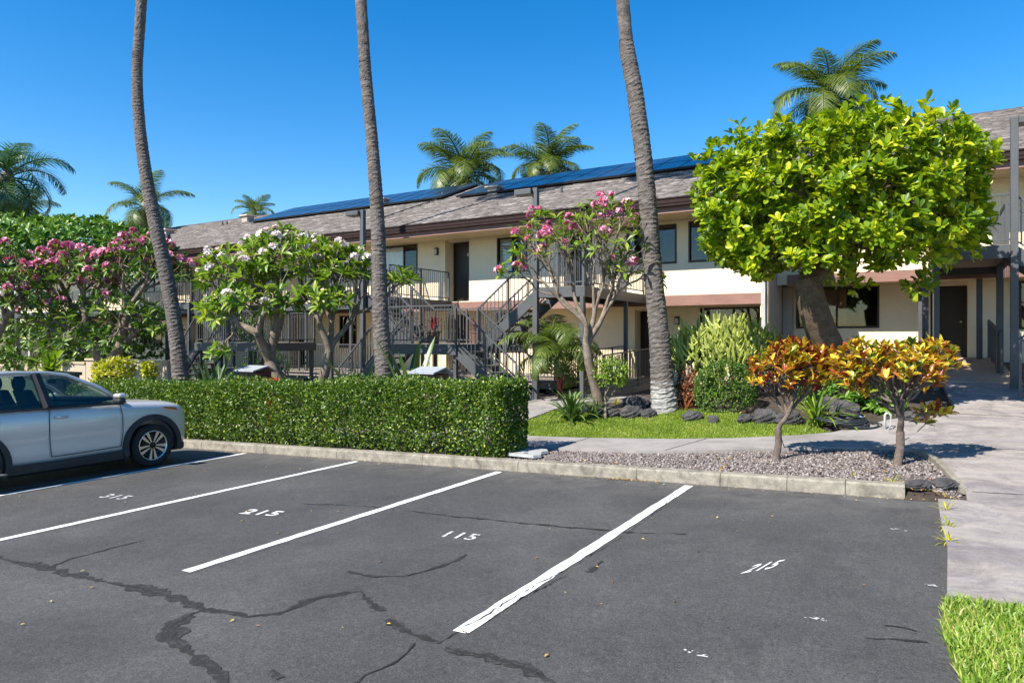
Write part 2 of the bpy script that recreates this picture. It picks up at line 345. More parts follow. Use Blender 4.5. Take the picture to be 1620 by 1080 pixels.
# leaves
M['hedge_leaf'] = leafmat('hedge_leaf', [(0, (.022, .054, .006)), (.35, (.068, .132, .014)), (.7, (.15, .23, .022)), (.92, (.30, .36, .035)), (1, (.44, .45, .08))], .35, .25)
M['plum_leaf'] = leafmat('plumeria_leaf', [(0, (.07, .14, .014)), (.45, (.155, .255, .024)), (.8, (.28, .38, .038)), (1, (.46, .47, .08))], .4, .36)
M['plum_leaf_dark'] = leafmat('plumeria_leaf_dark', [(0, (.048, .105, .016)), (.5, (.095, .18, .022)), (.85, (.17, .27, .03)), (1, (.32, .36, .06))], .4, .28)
M['big_leaf'] = leafmat('big_tree_leaf', [(0, (.06, .13, .008)), (.3, (.14, .245, .012)), (.6, (.30, .40, .015)), (.85, (.52, .57, .025)), (1, (.66, .64, .05))], .36, .40, (1.25, 1.25, .4), spec=.45)
M['back_leaf'] = leafmat('back_tree_leaf', [(0, (.04, .11, .01)), (.5, (.085, .19, .018)), (1, (.20, .32, .035))], .4, .28)
M['croton_leaf'] = leafmat('croton_leaf', [(0, (.14, .018, .012)), (.20, (.30, .055, .016)), (.36, (.42, .16, .022)), (.52, (.58, .40, .028)), (.76, (.66, .54, .04)), (.86, (.42, .45, .035)), (1, (.11, .18, .025))], .32, .28, (1.2, 1.0, .6))
M['palm_leaf'] = leafmat('palm_leaf', [(0, (.06, .10, .020)), (.5, (.13, .185, .032)), (.85, (.25, .28, .055)), (1, (.46, .41, .12))], .45, .35, spec=.6)
M['queen_leaf'] = leafmat('blue_green_palm_leaf', [(0, (.035, .085, .036)), (.6, (.065, .14, .05)), (1, (.14, .20, .06))], .28, .32, spec=.7)
M['dry_frond'] = leafmat('dry_frond', [(0, (.30, .21, .08)), (1, (.48, .36, .14))], .6, .2, (1, .9, .6))
M['strap_leaf'] = leafmat('strap_leaf', [(0, (.040, .085, .020)), (.6, (.085, .150, .035)), (1, (.17, .23, .06))], .35, .22)
M['yellow_leaf'] = leafmat('yellow_leaf', [(0, (.16, .22, .015)), (.5, (.42, .42, .02)), (1, (.66, .55, .03))], .4, .3)
M['ball_leaf'] = leafmat('ball_leaf', [(0, (.025, .065, .008)), (.5, (.065, .14, .015)), (.85, (.13, .22, .025)), (1, (.22, .30, .04))], .35, .22)
M['red_leaf'] = leafmat('red_leaf', [(0, (.10, .03, .015)), (.5, (.22, .075, .03)), (1, (.34, .16, .05))], .45, .25, (1.1, .8, .6))
M['ti_leaf'] = leafmat('crimson_leaf', [(0, (.16, .012, .02)), (1, (.40, .035, .045))], .4, .25, (1.2, .6, .6))
M['euphorbia'] = pm('euphorbia_stem', (.20, .26, .035), (.42, .45, .10), 7, .6, .2, 30)
M['euphorbia_low'] = pm('euphorbia_old_stem', (.13, .17, .028), (.25, .29, .06), 7, .6, .2, 30)
M['grass'] = leafmat('grass_blade', [(0, (.10, .165, .012)), (.5, (.20, .30, .022)), (.88, (.32, .39, .04)), (1, (.50, .45, .13))], .45, .3)
M['grass_near'] = leafmat('grass_near_blade', [(0, (.10, .19, .018)), (.5, (.21, .34, .04)), (.86, (.36, .46, .075)), (1, (.52, .46, .17))], .42, .3)
M['dead_leaf'] = leafmat('fallen_leaf', [(0, (.22, .09, .03)), (.5, (.42, .24, .06)), (1, (.60, .47, .10))], .6, .1, (1, .9, .6))
M['pink'] = leafmat('pink_petal', [(0, (.50, .08, .20)), (.45, (.68, .19, .34)), (.8, (.78, .40, .52)), (1, (.84, .64, .60))], .5, .25, (1.1, .8, .9))
M['white_petal'] = leafmat('white_petal', [(0, (.70, .52, .52)), (.4, (.80, .72, .70)), (1, (.84, .80, .76))], .5, .2, (1, .95, .95))
M['terracotta'] = pm('pot_brown', (.10, .055, .035), (.16, .085, .055), 5, .7, .1, 30)
M['planter'] = pm('planter_green', (.055, .075, .062), (.08, .10, .085), 4, .6, .1, 30)
M['hose'] = pm('hose_rubber', (.020, .024, .028), (.035, .04, .045), 10, .4)
M['blue'] = pm('hose_fitting_blue', (.05, .14, .34), (.07, .19, .42), 6, .4)
M['pvc'] = pm('pvc_pipe', (.36, .36, .35), (.46, .46, .45), 6, .6)
M['boxwood'] = pm('box_brown', (.055, .020, .014), (.085, .034, .024), 6, .6, .2, 40)
M['tinlid'] = pm('lid_metal', (.24, .26, .28), (.34, .36, .38), 6, .6, .1, 20)
M['cover'] = pm('valve_cover', (.27, .28, .28), (.38, .39, .385), 6, .8, .2, 40)
M['redcan'] = pm('red_plastic', (.30, .010, .014), (.40, .018, .02), 4, .4)
M['number'] = pm('number_metal', (.55, .52, .46), (.62, .60, .54), 6, .5)
# ------------------------------------------------------------------ setting: ground, parking lot, paving
def grid_list(segs):
    out = []
    for a, b, n in segs: out += [a + (b - a) * i / n for i in range(n)]
    out.append(segs[-1][1]); return out
us = grid_list([(-900, -120, 4), (-120, -34, 14), (-34, 6, 80), (6, 20, 7), (20, 900, 5)])
vsl = grid_list([(-900, -40, 4), (-40, 8, 16), (8, KV, 1), (KV, KV + .16, 1), (KV + .16, 24, 62), (24, 60, 9), (60, 900, 5)])
V = [(u, v, h(u, v + (1e-6 if v > KV else 0)) - .05) for v in vsl for u in us]
nu = len(us); Fc = [(j*nu+i, j*nu+i+1, (j+1)*nu+i+1, (j+1)*nu+i) for j in range(len(vsl)-1) for i in range(nu-1)]
gm = MB(); gm.add(V, Fc); tag(gm.build('ground', M['soil'], smooth=True), kind='structure')

def drape(name, poly, off, mat, parent=None, step=.5, skirt=0.0, hf=h, kind='structure'):
    bm = bmesh.new(); bv = [bm.verts.new((x, y, 0)) for x, y in poly]
    for tr in tessellate_polygon([[Vector((x, y, 0)) for x, y in poly]]): bm.faces.new([bv[i] for i in tr])
    xs = [p[0] for p in poly]; ys = [p[1] for p in poly]
    for ax, lo, hi in ((0, min(xs), max(xs)), (1, min(ys), max(ys))):
        k = math.ceil(lo / step) * step
        while k < hi:
            co = (k, 0, 0) if ax == 0 else (0, k, 0); no = (1, 0, 0) if ax == 0 else (0, 1, 0)
            bmesh.ops.bisect_plane(bm, geom=bm.verts[:] + bm.edges[:] + bm.faces[:], plane_co=co, plane_no=no, dist=1e-5); k += step
    for vv in bm.verts: vv.co.z = hf(vv.co.x, vv.co.y) + off
    bmesh.ops.recalc_face_normals(bm, faces=bm.faces[:])
    if sum(f.normal.z for f in bm.faces) < 0: bmesh.ops.reverse_faces(bm, faces=bm.faces[:])
    if skirt:
        be = [e for e in bm.edges if e.is_boundary]
        r = bmesh.ops.extrude_edge_only(bm, edges=be)
        for g in r['geom']:
            if isinstance(g, bmesh.types.BMVert): g.co.z -= skirt
    me = bpy.data.meshes.new(name); bm.to_mesh(me); bm.free()
    o = link(name, me, mat, parent)
    if kind and parent is None: tag(o, kind=kind)
    return o
hflat = lambda u, v: base_h(u)
ASP_R = .10
lot = drape('parking_lot', [(-55, -40), (ASP_R + .25, -40), (ASP_R + .2, 0), (ASP_R + .1, 3.4), (ASP_R, 4.6), (ASP_R + .04, 5.3), (ASP_R + .07, 6.4), (ASP_R + .04, 7.6), (ASP_R + .3, 8.32), (-.25, KV + .02), (-55, KV + .02)], 0.0, M['asphalt'], step=2.0, hf=hflat)
# painted stall lines
def strip(name, p, q, wid, mat, parent, off=.005):
    d = Vector((q[0] - p[0], q[1] - p[1], 0)); n = Vector((-d.y, d.x, 0)).normalized() * wid / 2; L = d.length; k = max(1, int(L / .12)); vs = []; fs = []
    for i in range(k + 1):
        c = Vector((p[0], p[1], 0)) + d * (i / k); j1 = R.uniform(-.006, .006); j2 = R.uniform(-.006, .006)
        for s, jj in ((1, j1), (-1, j2)):
            x = c + n * s * (1 + jj / (wid / 2)); vs.append((x.x, x.y, base_h(x.x) + off))
        if i: fs.append((2*i-2, 2*i-1, 2*i+1, 2*i))
    return MB().add(vs, fs).build(name, mat, parent)
LINES = [-2.44, -5.13, -7.83, -10.55, -13.3, -16.0, -18.7]
for i, u in enumerate(LINES):
    a = 3.42 if i != 2 else 3.2
    o = strip('stall_line', (u + (.02 if i == 0 else 0), a), (u, 8.2), .105, M['paint'], lot); o['label'] = ['wide cracked white stall line nearest the concrete walkway', 'white stall line left of the number 115', 'white stall line right of the number 315', 'white stall line in the shadow of the silver car', 'white stall line on the far side of the silver car', 'white stall line two bays left of the car', 'white stall line three bays left of the car'][i]
# painted numbers: each lies in the ground quad whose corners (bottom left, bottom right, top left) are read off the photograph
def number(txt, bl, br, tl, mat, lab):
    cu = bpy.data.curves.new('stall_number', 'FONT'); cu.body = txt; cu.size = 1; cu.offset = .014; cu.space_character = 1.1; cu.resolution_u = 3
    tmp = bpy.data.objects.new('tmp', cu); col.objects.link(tmp)
    dg = bpy.context.evaluated_depsgraph_get(); me = bpy.data.meshes.new_from_object(tmp.evaluated_get(dg)); bpy.data.objects.remove(tmp); me.materials.clear()
    xs = [v.co.x for v in me.vertices]; ys = [v.co.y for v in me.vertices]; x0, x1, y0, y1 = min(xs), max(xs), min(ys), max(ys); A = G(*bl); B = G(*br) - A; C = G(*tl) - A
    for vv in me.vertices:
        p = A + B * ((vv.co.x - x0) / (x1 - x0)) + C * ((vv.co.y - y0) / (y1 - y0)); vv.co = (p.x, p.y, base_h(p.x) + .0055)
    o = link('stall_number', me, mat, lot); o['label'] = lab; return o
number('315', (155, 787), (192, 790.5), (176, 781.5), M['worn_paint'], 'faded number 315 painted beside the silver car')
number('215', (377, 812.5), (433, 817), (397, 806), M['paint'], 'number 215 painted in the second bay from the car')
number('115', (698, 850), (747, 855.5), (714, 841), M['worn_paint'], 'worn number 115 painted in the bay left of the cracked line')
number('215', (1170.6, 909.5), (1221, 900.5), (1196, 893.5), M['paint'], 'small slanted number 215 painted in the rightmost bay')
# tar-filled cracks: (photo polyline, widths in metres)
def crack(pts, wid, mat, off=.003, seed=0, name='tar_seam', jag=.42):
    rr = random.Random(seed); g = [G(x, y) for x, y in pts]; line = []; ws = []
    for i in range(len(g) - 1):
        a, b2 = g[i], g[i+1]; k = max(2, int((b2 - a).length / .035))
        for j in range(k):
            f = j / k; line.append(a.lerp(b2, f)); ws.append(lerp(wid[i], wid[i+1], f))
    line.append(g[-1]); ws.append(wid[-1]); vs = []; fs = []; wob = 0
    for i, p in enumerate(line):
        d = line[min(i+2, len(line)-1)] - line[max(i-2, 0)]; d.z = 0
        n = Vector((-d.y, d.x, 0)); n = n.normalized() if n.length > 1e-6 else Vector((1, 0, 0))
        wob = wob * .86 + rr.uniform(-.011, .011); brd = .72 + .5 * math.sin(i * .23 + seed) * math.sin(i * .071 + 2 * seed) + .25 * math.sin(i * .9 + seed)
        l = ws[i] / 2 * max(.12, brd + rr.uniform(-jag, jag)); r2 = ws[i] / 2 * max(.12, brd + rr.uniform(-jag, jag))
        for s in (l, -r2):
            x = p + n * (s + wob); vs.append((x.x, x.y, base_h(x.x) + off))
        if i: fs.append((2*i-2, 2*i-1, 2*i+1, 2*i))
    return MB().add(vs, fs).build(name, mat, lot)
CR = [
 ([(-60, 872), (0, 885), (80, 902), (170, 920), (240, 935), (330, 962), (385, 974)], [.05, .08, .12, .09, .13, .10, .03]),
 ([(75, 898), (110, 885), (180, 866), (235, 853)], [.02, .045, .035, .01]),
 ([(335, 962), (300, 972), (272, 990), (268, 1010), (300, 1035), (330, 1055), (375, 1085)], [.04, .10, .14, .11, .09, .13, .08]),
 ([(345, 964), (395, 974), (440, 972), (490, 952), (540, 940), (575, 935)], [.03, .07, .05, .07, .06, .02]),
 ([(572, 935), (585, 955), (600, 968)], [.03, .10, .05]),
 ([(612, 980), (640, 998), (668, 1012), (695, 1020)], [.05, .10, .11, .07]),
 ([(703, 1026), (740, 1034), (800, 1048), (850, 1066), (890, 1085)], [.05, .11, .09, .13, .08]),
 ([(552, 904), (590, 911), (640, 912), (700, 896), (738, 878)], [.03, .035, .03, .06, .05]),
 ([(560, 1085), (580, 1070), (610, 1055), (660, 1020)], [.05, .03, .02, .01]),
 ([(640, 808), (720, 818), (850, 830), (980, 842), (1085, 846)], [.02, .035, .05, .045, .02]),
 ([(690, 1020), (715, 1006), (745, 994)], [.015, .02, .02]),
 ([(430, 1060), (445, 1075)], [.05, .06]), ([(930, 905), (950, 888)], [.06, .05]),
 ([(480, 797), (560, 800), (625, 806)], [.012, .02, .02]),
 ([(1400, 990), (1450, 1000)], [.015, .03]), ([(1370, 1012), (1468, 1018)], [.012, .03]),
]
for i, (p, ws) in enumerate(CR): crack(p, ws, M['tar'], .003 + .0001 * i, i)
for i, (p, ws) in enumerate(CR): crack([(x + .4, y + .3) for x, y in p], [.004 + .06 * w_ for w_ in ws], M['dark'], .0052 + .00004 * i, i, 'open_crack', .8)
for i, (p, ws) in enumerate([([(735, 992), (800, 955), (870, 916), (950, 870), (1030, 815), (1078, 775)], [.010, .007, .010, .006, .008, .006]), ([(770, 985), (850, 935), (900, 908)], [.006, .010, .005])]): crack(p, ws, M['tar'], .009, 40 + i, 'paint_crack', .7)
# white paint spatters: clusters of small flecks
for i, (x, y, s_) in enumerate([(1420, 839, .06), (1290, 981, .05), (1472, 927, .05), (1102, 1037, .05)]):
    g = G(x, y); rr = random.Random(i); mb = MB()
    for f in range(13):
        cx_, cy_ = g.x + rr.gauss(0, s_ * .6), g.y + rr.gauss(0, s_ * .28); r0 = s_ * rr.uniform(.05, .22); k = 7
        pts = [(cx_ + math.cos(6.283 * j / k) * r0 * rr.uniform(.6, 1.5), cy_ + math.sin(6.283 * j / k) * r0 * rr.uniform(.4, 1), base_h(g.x) + .006 + .00005 * f) for j in range(k)]; mb.add(pts, [tuple(range(k))])
    mb.build('paint_spatter', M['worn_paint'], lot)
# kerb
kerb = MB(); kb = empty('kerb', (0, KV, 0)); tag(kb, kind='structure')
def kerb_stone(a, b2, end=False):
    g = .0035; a += g; b2 -= g; vs = []; fs = []; n = 5
    prof = [(0, -.08), (0.012, .125), (.03, .145), (.15, .15), (.155, -.08)]
    for i in range(n + 1):
        u = lerp(a, b2, i / n)
        for (y, z) in prof: vs.append((u, y + R.uniform(-.003, .003), base_h(u) + z + R.uniform(-.003, .003)))
    m = len(prof)
    for i in range(n):
        for j in range(m - 1): fs.append((i*m+j, (i+1)*m+j, (i+1)*m+j+1, i*m+j+1))
    fs.append(tuple(range(m))); fs.append(tuple(reversed(range(n*m, n*m+m))))
    return MB().add(vs, fs).build('kerb_stone', M['kerb'], kb)
joints = [-.18, -.75, -1.35, -2.1, -3.15, -4.9, -6.6, -8.4, -10.2]
u = -10.2
while u > -40: u -= 1.8; joints.append(u)
for a, b2 in zip(joints[1:], joints): kerb_stone(a, b2)

# paved walk and concrete walkway
near = [(-40, 9.68), (-12, 9.68), (-6, 9.68), (-3.7, 9.76), (-2.7, 10.08), (-1.9, 10.48), (-1.1, 10.85), (-.42, 11.0)]
far = [(-.55, 13.3), (-.9, 12.85), (-1.3, 12.38), (-1.8, 11.95), (-2.7, 11.36), (-3.6, 11.08), (-5.0, 10.95), (-7.02, 10.92)]
drape('sidewalk', near + far + [(-7.15, 12.1), (-7.2, 13.9), (-7.0, 15.0), (-6.3, 15.7), (-6.3, 16.2), (-8.5, 16.2), (-8.5, 13.0), (-8.3, 10.92), (-40, 10.92)], .035, M['sidewalk'], skirt=.12, step=.6)
drape('walkway', [(-.42, 11.0), (-.1, 10.85), (.09, 10.32), (.24, 9.5), (.37, 8.75), (.36, 8.3), (ASP_R + .01, 8.3), (ASP_R + .02, 7.4), (ASP_R + .05, 6.4), (ASP_R + .02, 5.24), (14, 5.6), (14, 17.2), (.30, 17.2), (.38, 15.6), (.45, 14.7), (.1, 13.95), (-.55, 13.3)], .038, M['walkway'], skirt=.12, step=.6)
# cut joints and the pale edging lip
def gl(name, a, b2, wid, mat, hgt=.0, off=.041, parent=None):
    d = Vector((b2[0]-a[0], b2[1]-a[1], 0)); n = Vector((-d.y, d.x, 0)).normalized() * wid / 2; k = max(1, int(d.length / .3)); vs = []; fs = []
    for i in range(k + 1):
        c = Vector((*a, 0)) + d * (i / k)
        for s in (1, -1):
            x = c + n * s; vs.append((x.x, x.y, h(x.x, x.y) + off))
        if i: fs.append((2*i-2, 2*i-1, 2*i+1, 2*i))
    return MB().add(vs, fs).build(name, mat, parent)
sw = bpy.data.objects['sidewalk']; ww = bpy.data.objects['walkway']
for (a, b2) in (((-3.3, 9.9), (-3.05, 11.2)), ((-1.75, 10.58), (-2.0, 11.75)), ((-5.0, 9.7), (-5.0, 10.92)), ((-6.8, 9.7), (-6.8, 10.9)), ((-8.6, 9.7), (-8.6, 10.9))):
    gl('cut_joint', a, b2, .014, M['dark'], parent=sw, off=.039)
for (a, b2) in (((-.42, 11.02), (.25, 14.3)), ((.42, 8.7), (6, 8.9)), ((.35, 11.2), (6, 11.3)), ((.4, 14.0), (6, 14.0))):
    gl('cut_joint', a, b2, .016, M['dark'], parent=ww, off=.042)
ed = [(-.12, 10.82), (.07, 10.32), (.22, 9.5), (.35, 8.75)]
for a, b2 in zip(ed, ed[1:]):
    pa = Vector((*a, h(*a) + .03)); pb = Vector((*b2, h(*b2) + .03)); MB().bar(pa, pb, .07, .07).build('edging', M['kerb'], ww)
# lawn, gravel bed
LAWN = [(-7.0, 10.96), (-5.0, 10.99), (-3.6, 11.12), (-2.7, 11.40), (-1.8, 11.99), (-1.35, 12.42), (-1.6, 12.75), (-2.2, 13.05), (-3.2, 13.5), (-4.4, 13.9), (-5.6, 13.7), (-6.5, 13.75), (-7.15, 13.9), (-7.12, 12.1)]
NEARG = [(ASP_R + .0, 5.22), (9, 5.58), (9, -6), (ASP_R + .35, -6), (ASP_R + .22, 0), (ASP_R + .12, 3.4), (ASP_R - .02, 4.6)]
GRAV = [(-5.4, KV + .16), (.34, KV + .16), (.34, 8.75), (.2, 9.5), (.05, 10.32), (-.14, 10.83), (-.42, 10.97), (-1.1, 10.82), (-1.9, 10.45), (-2.7, 10.05), (-3.7, 9.73), (-5.4, 9.65)]
drape('lawn_ground', LAWN, .0, M['turf'])
drape('verge_ground', NEARG, .012, M['turf'], hf=lambda u, v: base_h(u) + .004)
drape('gravel_ground', GRAV, -.02, M['gravelbed'])
drape('gravel_toe', [(-.19, KV - .03), (.345, KV - .03), (.345, KV + .165), (-.19, KV + .165)], .0, M['soil'], step=.06, hf=lambda u, v: base_h(u) + .004 + sstep(KV - .02, KV + .15, v) * .085 * (1 - sstep(-.05, .36, u)))
def inside(poly, X, Y):
    res = np.zeros(len(X), bool); n = len(poly)
    for i in range(n):
        x0, y0 = poly[i]; x1, y1 = poly[(i+1) % n]
        c = ((y0 > Y) != (y1 > Y)) & (X < (x1 - x0) * (Y - y0) / ((y1 - y0) + 1e-12) + x0); res ^= c
    return res
def sample_poly(poly, n):
    a = np.array(poly); lo = a.min(0); hi = a.max(0); out = np.zeros((0, 2))
    while len(out) < n:
        p = lo + rng.random((n * 2, 2)) * (hi - lo); out = np.vstack([out, p[inside(poly, p[:, 0], p[:, 1])]])
    return out[:n]
hv = np.vectorize(h); bhv = np.vectorize(base_h)
def blades(name, poly, n, L, W, mat, hf, label, cat):
    p = sample_poly(poly, n); z = hf(p[:, 0], p[:, 1]); pos = np.column_stack([p, z])
    ax = np.column_stack([rng.normal(0, .55, n), rng.normal(0, .55, n), np.ones(n)]); nr = rand_unit(n); nr[:, 2] *= .4
    clump = (np.sin(p[:, 0] * 5.1) + np.sin(p[:, 1] * 4.3 + p[:, 0] * 2.2)) * .07
    me = leaf_mesh(name, pos, ax, nr, L * rng.uniform(.55, 1.25, n), W, T_BLADE, np.clip(rng.random(n) ** 1.2 + clump, 0, 1)); return tag(link(name, me, mat), label, cat, kind='stuff')
blades('lawn_grass', LAWN, 75000, .050, .009, M['grass'], lambda X, Y: hv(X, Y), 'bright clipped grass between the sidewalk and the lava rock bed', 'grass')
NG2 = [(ASP_R + .0, 5.22), (3.2, 5.36), (3.2, 1.5), (ASP_R + .18, 1.5), (ASP_R + .12, 3.4), (ASP_R - .02, 4.6)]
blades('verge_grass', NG2, 60000, .062, .0105, M['grass_near'], lambda X, Y: bhv(X) + .015, 'coarse green grass beside the parking lot in the near corner', 'grass')
# gravel stones
def pebbles(name, poly, n, s0, s1, off, label):
    p = sample_poly(poly, n); z = hv(p[:, 0], p[:, 1]) + off + rng.uniform(0, .012, n)
    oct_v = np.array([(1,0,0),(-1,0,0),(0,1,0),(0,-1,0),(0,0,.7),(0,0,-.7),(.62,.62,.2),(-.62,.62,-.2),(.6,-.62,.25),(-.6,-.6,.1)], float)
    tf = np.array([(0,6,4),(6,2,4),(2,7,4),(7,1,4),(1,9,4),(9,3,4),(3,8,4),(8,0,4),(6,0,5),(2,6,5),(7,2,5),(1,7,5),(9,1,5),(3,9,5),(8,3,5),(0,8,5)])
    a = rng.uniform(0, 2 * np.pi, n); ca, sa = np.cos(a), np.sin(a); s = rng.uniform(s0, s1, n)
    sv = oct_v[None] * s[:, None, None] * rng.uniform(.7, 1.3, (n, 10, 1))
    X = sv[:, :, 0] * ca[:, None] - sv[:, :, 1] * sa[:, None]; Y = (sv[:, :, 0] * sa[:, None] + sv[:, :, 1] * ca[:, None]) * .8
    V = np.stack([X + p[:, 0:1], Y + p[:, 1:2], sv[:, :, 2] + z[:, None]], -1).reshape(-1, 3)
    me = np_mesh(name, V, ((np.arange(n) * 10)[:, None, None] + tf[None]).reshape(-1, 3), np.repeat(rng.random(n), 10)); return tag(link(name, me, M['pebble']), label, 'gravel', kind='stuff')
pebbles('gravel', GRAV, 15000, .010, .024, -.012, 'pinkish grey gravel between the kerb and the sidewalk')
# fallen leaves and litter
def litter(name, pts, L0, L1, off, mat, label):
    n = len(pts); z = np.array([(base_h(x) if y < KV else h(x, y)) for x, y in pts]) + off; pos = np.column_stack([pts, z])
    ax = np.column_stack([rng.normal(size=n), rng.normal(size=n), rng.normal(0, .15, n)]); nr = np.column_stack([rng.normal(0, .25, n), rng.normal(0, .25, n), np.ones(n)])
    L = rng.uniform(L0, L1, n); me = leaf_mesh(name, pos, ax, nr, L, L * .5, T_FOLD); return tag(link(name, me, mat), label, 'leaves', kind='stuff')
pl = np.vstack([np.column_stack([rng.uniform(-14, 0, 110), rng.uniform(2.2, 8.2, 110)]), np.column_stack([rng.uniform(-13, -.3, 260), KV - np.abs(rng.normal(0, .10, 260)) - .02]),
                np.column_stack([rng.normal(-3.3, .16, 70), KV - np.abs(rng.normal(0, .035, 70)) - .02]), np.column_stack([rng.uniform(-.3, .3, 90), rng.normal(KV + .05, .05, 90)])])
litter('fallen_leaves', pl, .015, .040, .012, M['dead_leaf'], 'small yellow and brown leaves scattered over the asphalt and along the kerb')
litter('bed_litter', np.vstack([sample_poly(GRAV, 60), np.column_stack([rng.uniform(-3.2, -.8, 120), rng.uniform(12.8, 13.8, 120)])]), .03, .08, .03, M['dead_leaf'], 'brown leaf litter in the gravel strip and on the planting bed')
# ------------------------------------------------------------------ buildings
def off(root): return -root.location
def wall_mb(u0, u1, z0, z1, vf, th, ops):
    xs = sorted({u0, u1} | {o[0] for o in ops} | {o[1] for o in ops}); zs = sorted({z0, z1} | {o[2] for o in ops} | {o[3] for o in ops})
    xs = [x for x in xs if u0 <= x <= u1]; zs = [z for z in zs if z0 <= z <= z1]; mb = MB(); nx, nz = len(xs) - 1, len(zs) - 1
    solid = [[not any(o[0] <= (xs[i]+xs[i+1])/2 <= o[1] and o[2] <= (zs[j]+zs[j+1])/2 <= o[3] for o in ops) for j in range(nz)] for i in range(nx)]
    for i in range(nx):
        for j in range(nz):
            if not solid[i][j]: continue
            a, b2, c, d = xs[i], xs[i+1], zs[j], zs[j+1]; A, B = vf, vf + th
            mb.add([(a,A,c),(b2,A,c),(b2,A,d),(a,A,d)], [(0,1,2,3)]); mb.add([(a,B,c),(b2,B,c),(b2,B,d),(a,B,d)], [(3,2,1,0)])
            for (di, dj, q) in ((-1,0,[(a,A,c),(a,A,d),(a,B,d),(a,B,c)]), (1,0,[(b2,A,c),(b2,B,c),(b2,B,d),(b2,A,d)]), (0,-1,[(a,A,c),(a,B,c),(b2,B,c),(b2,A,c)]), (0,1,[(a,A,d),(b2,A,d),(b2,B,d),(a,B,d)])):
                ii, jj = i + di, j + dj
                if not (0 <= ii < nx and 0 <= jj < nz) or not solid[ii][jj]: mb.add(q, [(0,1,2,3)])
    return mb
def window(root, a, b2, c, d, v, style, fr=.055):
    mb = MB(); A, B = v + .03, v + .12
    mb.box((a - .05, v - .025, c - .06), (b2 + .05, v + .12, c)); mb.box((a - .05, v - .02, d), (b2 + .05, v + .12, d + .05))
    mb.box((a - .05, v - .02, c), (a, v + .12, d)); mb.box((b2, v - .02, c), (b2 + .05, v + .12, d))
    mid = a + (b2 - a) * (.62 if style in ('curtain', 'half') else .5)
    mb.box((mid - .025, A, c), (mid + .025, B, d))
    o = mb.build('window', M['frame'], root, loc=off(root))
    for (x0, x1) in ((a, mid - .025), (mid + .025, b2)):
        MB().box((x0, v + .06, c), (x1, v + .066, d)).build('pane', M['glass'], o)
    if style in ('curtain', 'half', 'blind2'):
        x1 = mid if style == 'half' else b2; n = max(8, int((x1 - a) / .035)); vs = []; fs = []
        for i in range(n + 1):
            x = lerp(a, x1, i / n); y = v + .10 + .018 * math.sin(i * 1.5) + .008 * math.sin(i * .7)
            vs += [(x, y, c), (x, y, d)]
            if i: fs.append((2*i-2, 2*i, 2*i+1, 2*i-1))
        MB().add(vs, fs).build('curtain', M['curtain'], o)
    if style in ('blind', 'wood'):
        n = int((d - c) / .05); x1 = mid if style == 'blind' else b2
        for i in range(n):
            z = c + (i + .5) * (d - c) / n
            MB().add([(a, v + .15, z - .018), (x1, v + .15, z - .018), (x1, v + .172, z + .018), (a, v + .172, z + .018)], [(0, 1, 2, 3)]).build('blind_slat', M['curtain'] if style == 'blind' else M['wood'], o)
    return o
def door(root, a, b2, c, d, v, reveal_from, txt=None):
    mb = MB(); mb.box((a - .01, v, c), (a + .06, v + .06, d)); mb.box((b2 - .06, v, c), (b2 + .01, v + .06, d)); mb.box((a + .06, v, d - .07), (b2 - .06, v + .06, d))
    mb.box((a + .065, v + .02, c + .01), (b2 - .065, v + .07, d - .075))
    hh = d - c
    for (z0, z1) in ((.08, .42), (.48, .92)):
        mb.box((a + .18, v + .008, c + hh * z0), (b2 - .18, v + .02, c + hh * z1))
    o = mb.build('door', M['door'], root, loc=off(root))
    MB().lathe([(.0, -.06), (.026, -.055), (.03, -.035), (.012, -.02), (.012, .02)], 10, 'y', (b2 - .14, v, c + 1.0)).build('door_knob', M['number'], o, smooth=True)
    if txt:
        cu = bpy.data.curves.new('door_number', 'FONT'); cu.body = txt; cu.size = .15; cu.extrude = .004; cu.offset = .003; cu.align_x = 'CENTER'
        tmp = bpy.data.objects.new('tmp', cu); col.objects.link(tmp); dg = bpy.context.evaluated_depsgraph_get(); me = bpy.data.meshes.new_from_object(tmp.evaluated_get(dg)); bpy.data.objects.remove(tmp)
        for vv in me.vertices: vv.co = ((a + b2) / 2 + .22 + vv.co.x, v + .0 - vv.co.z, c + 1.62 + vv.co.y)
        me.materials.clear(); link('door_number', me, M['number'], o)
    # jambs of the recess
    if v - reveal_from > .25:
        j = MB(); j.box((a - .12, reveal_from + .2, c), (a - .005, v + .02, d + .02)); j.box((b2 + .005, reveal_from + .2, c), (b2 + .12, v + .02, d + .02)); j.box((a - .12, reveal_from + .2, d + .0), (b2 + .12, v + .02, d + .12))
        j.build('door_jamb', M['cream'], root, loc=off(root))
    return o
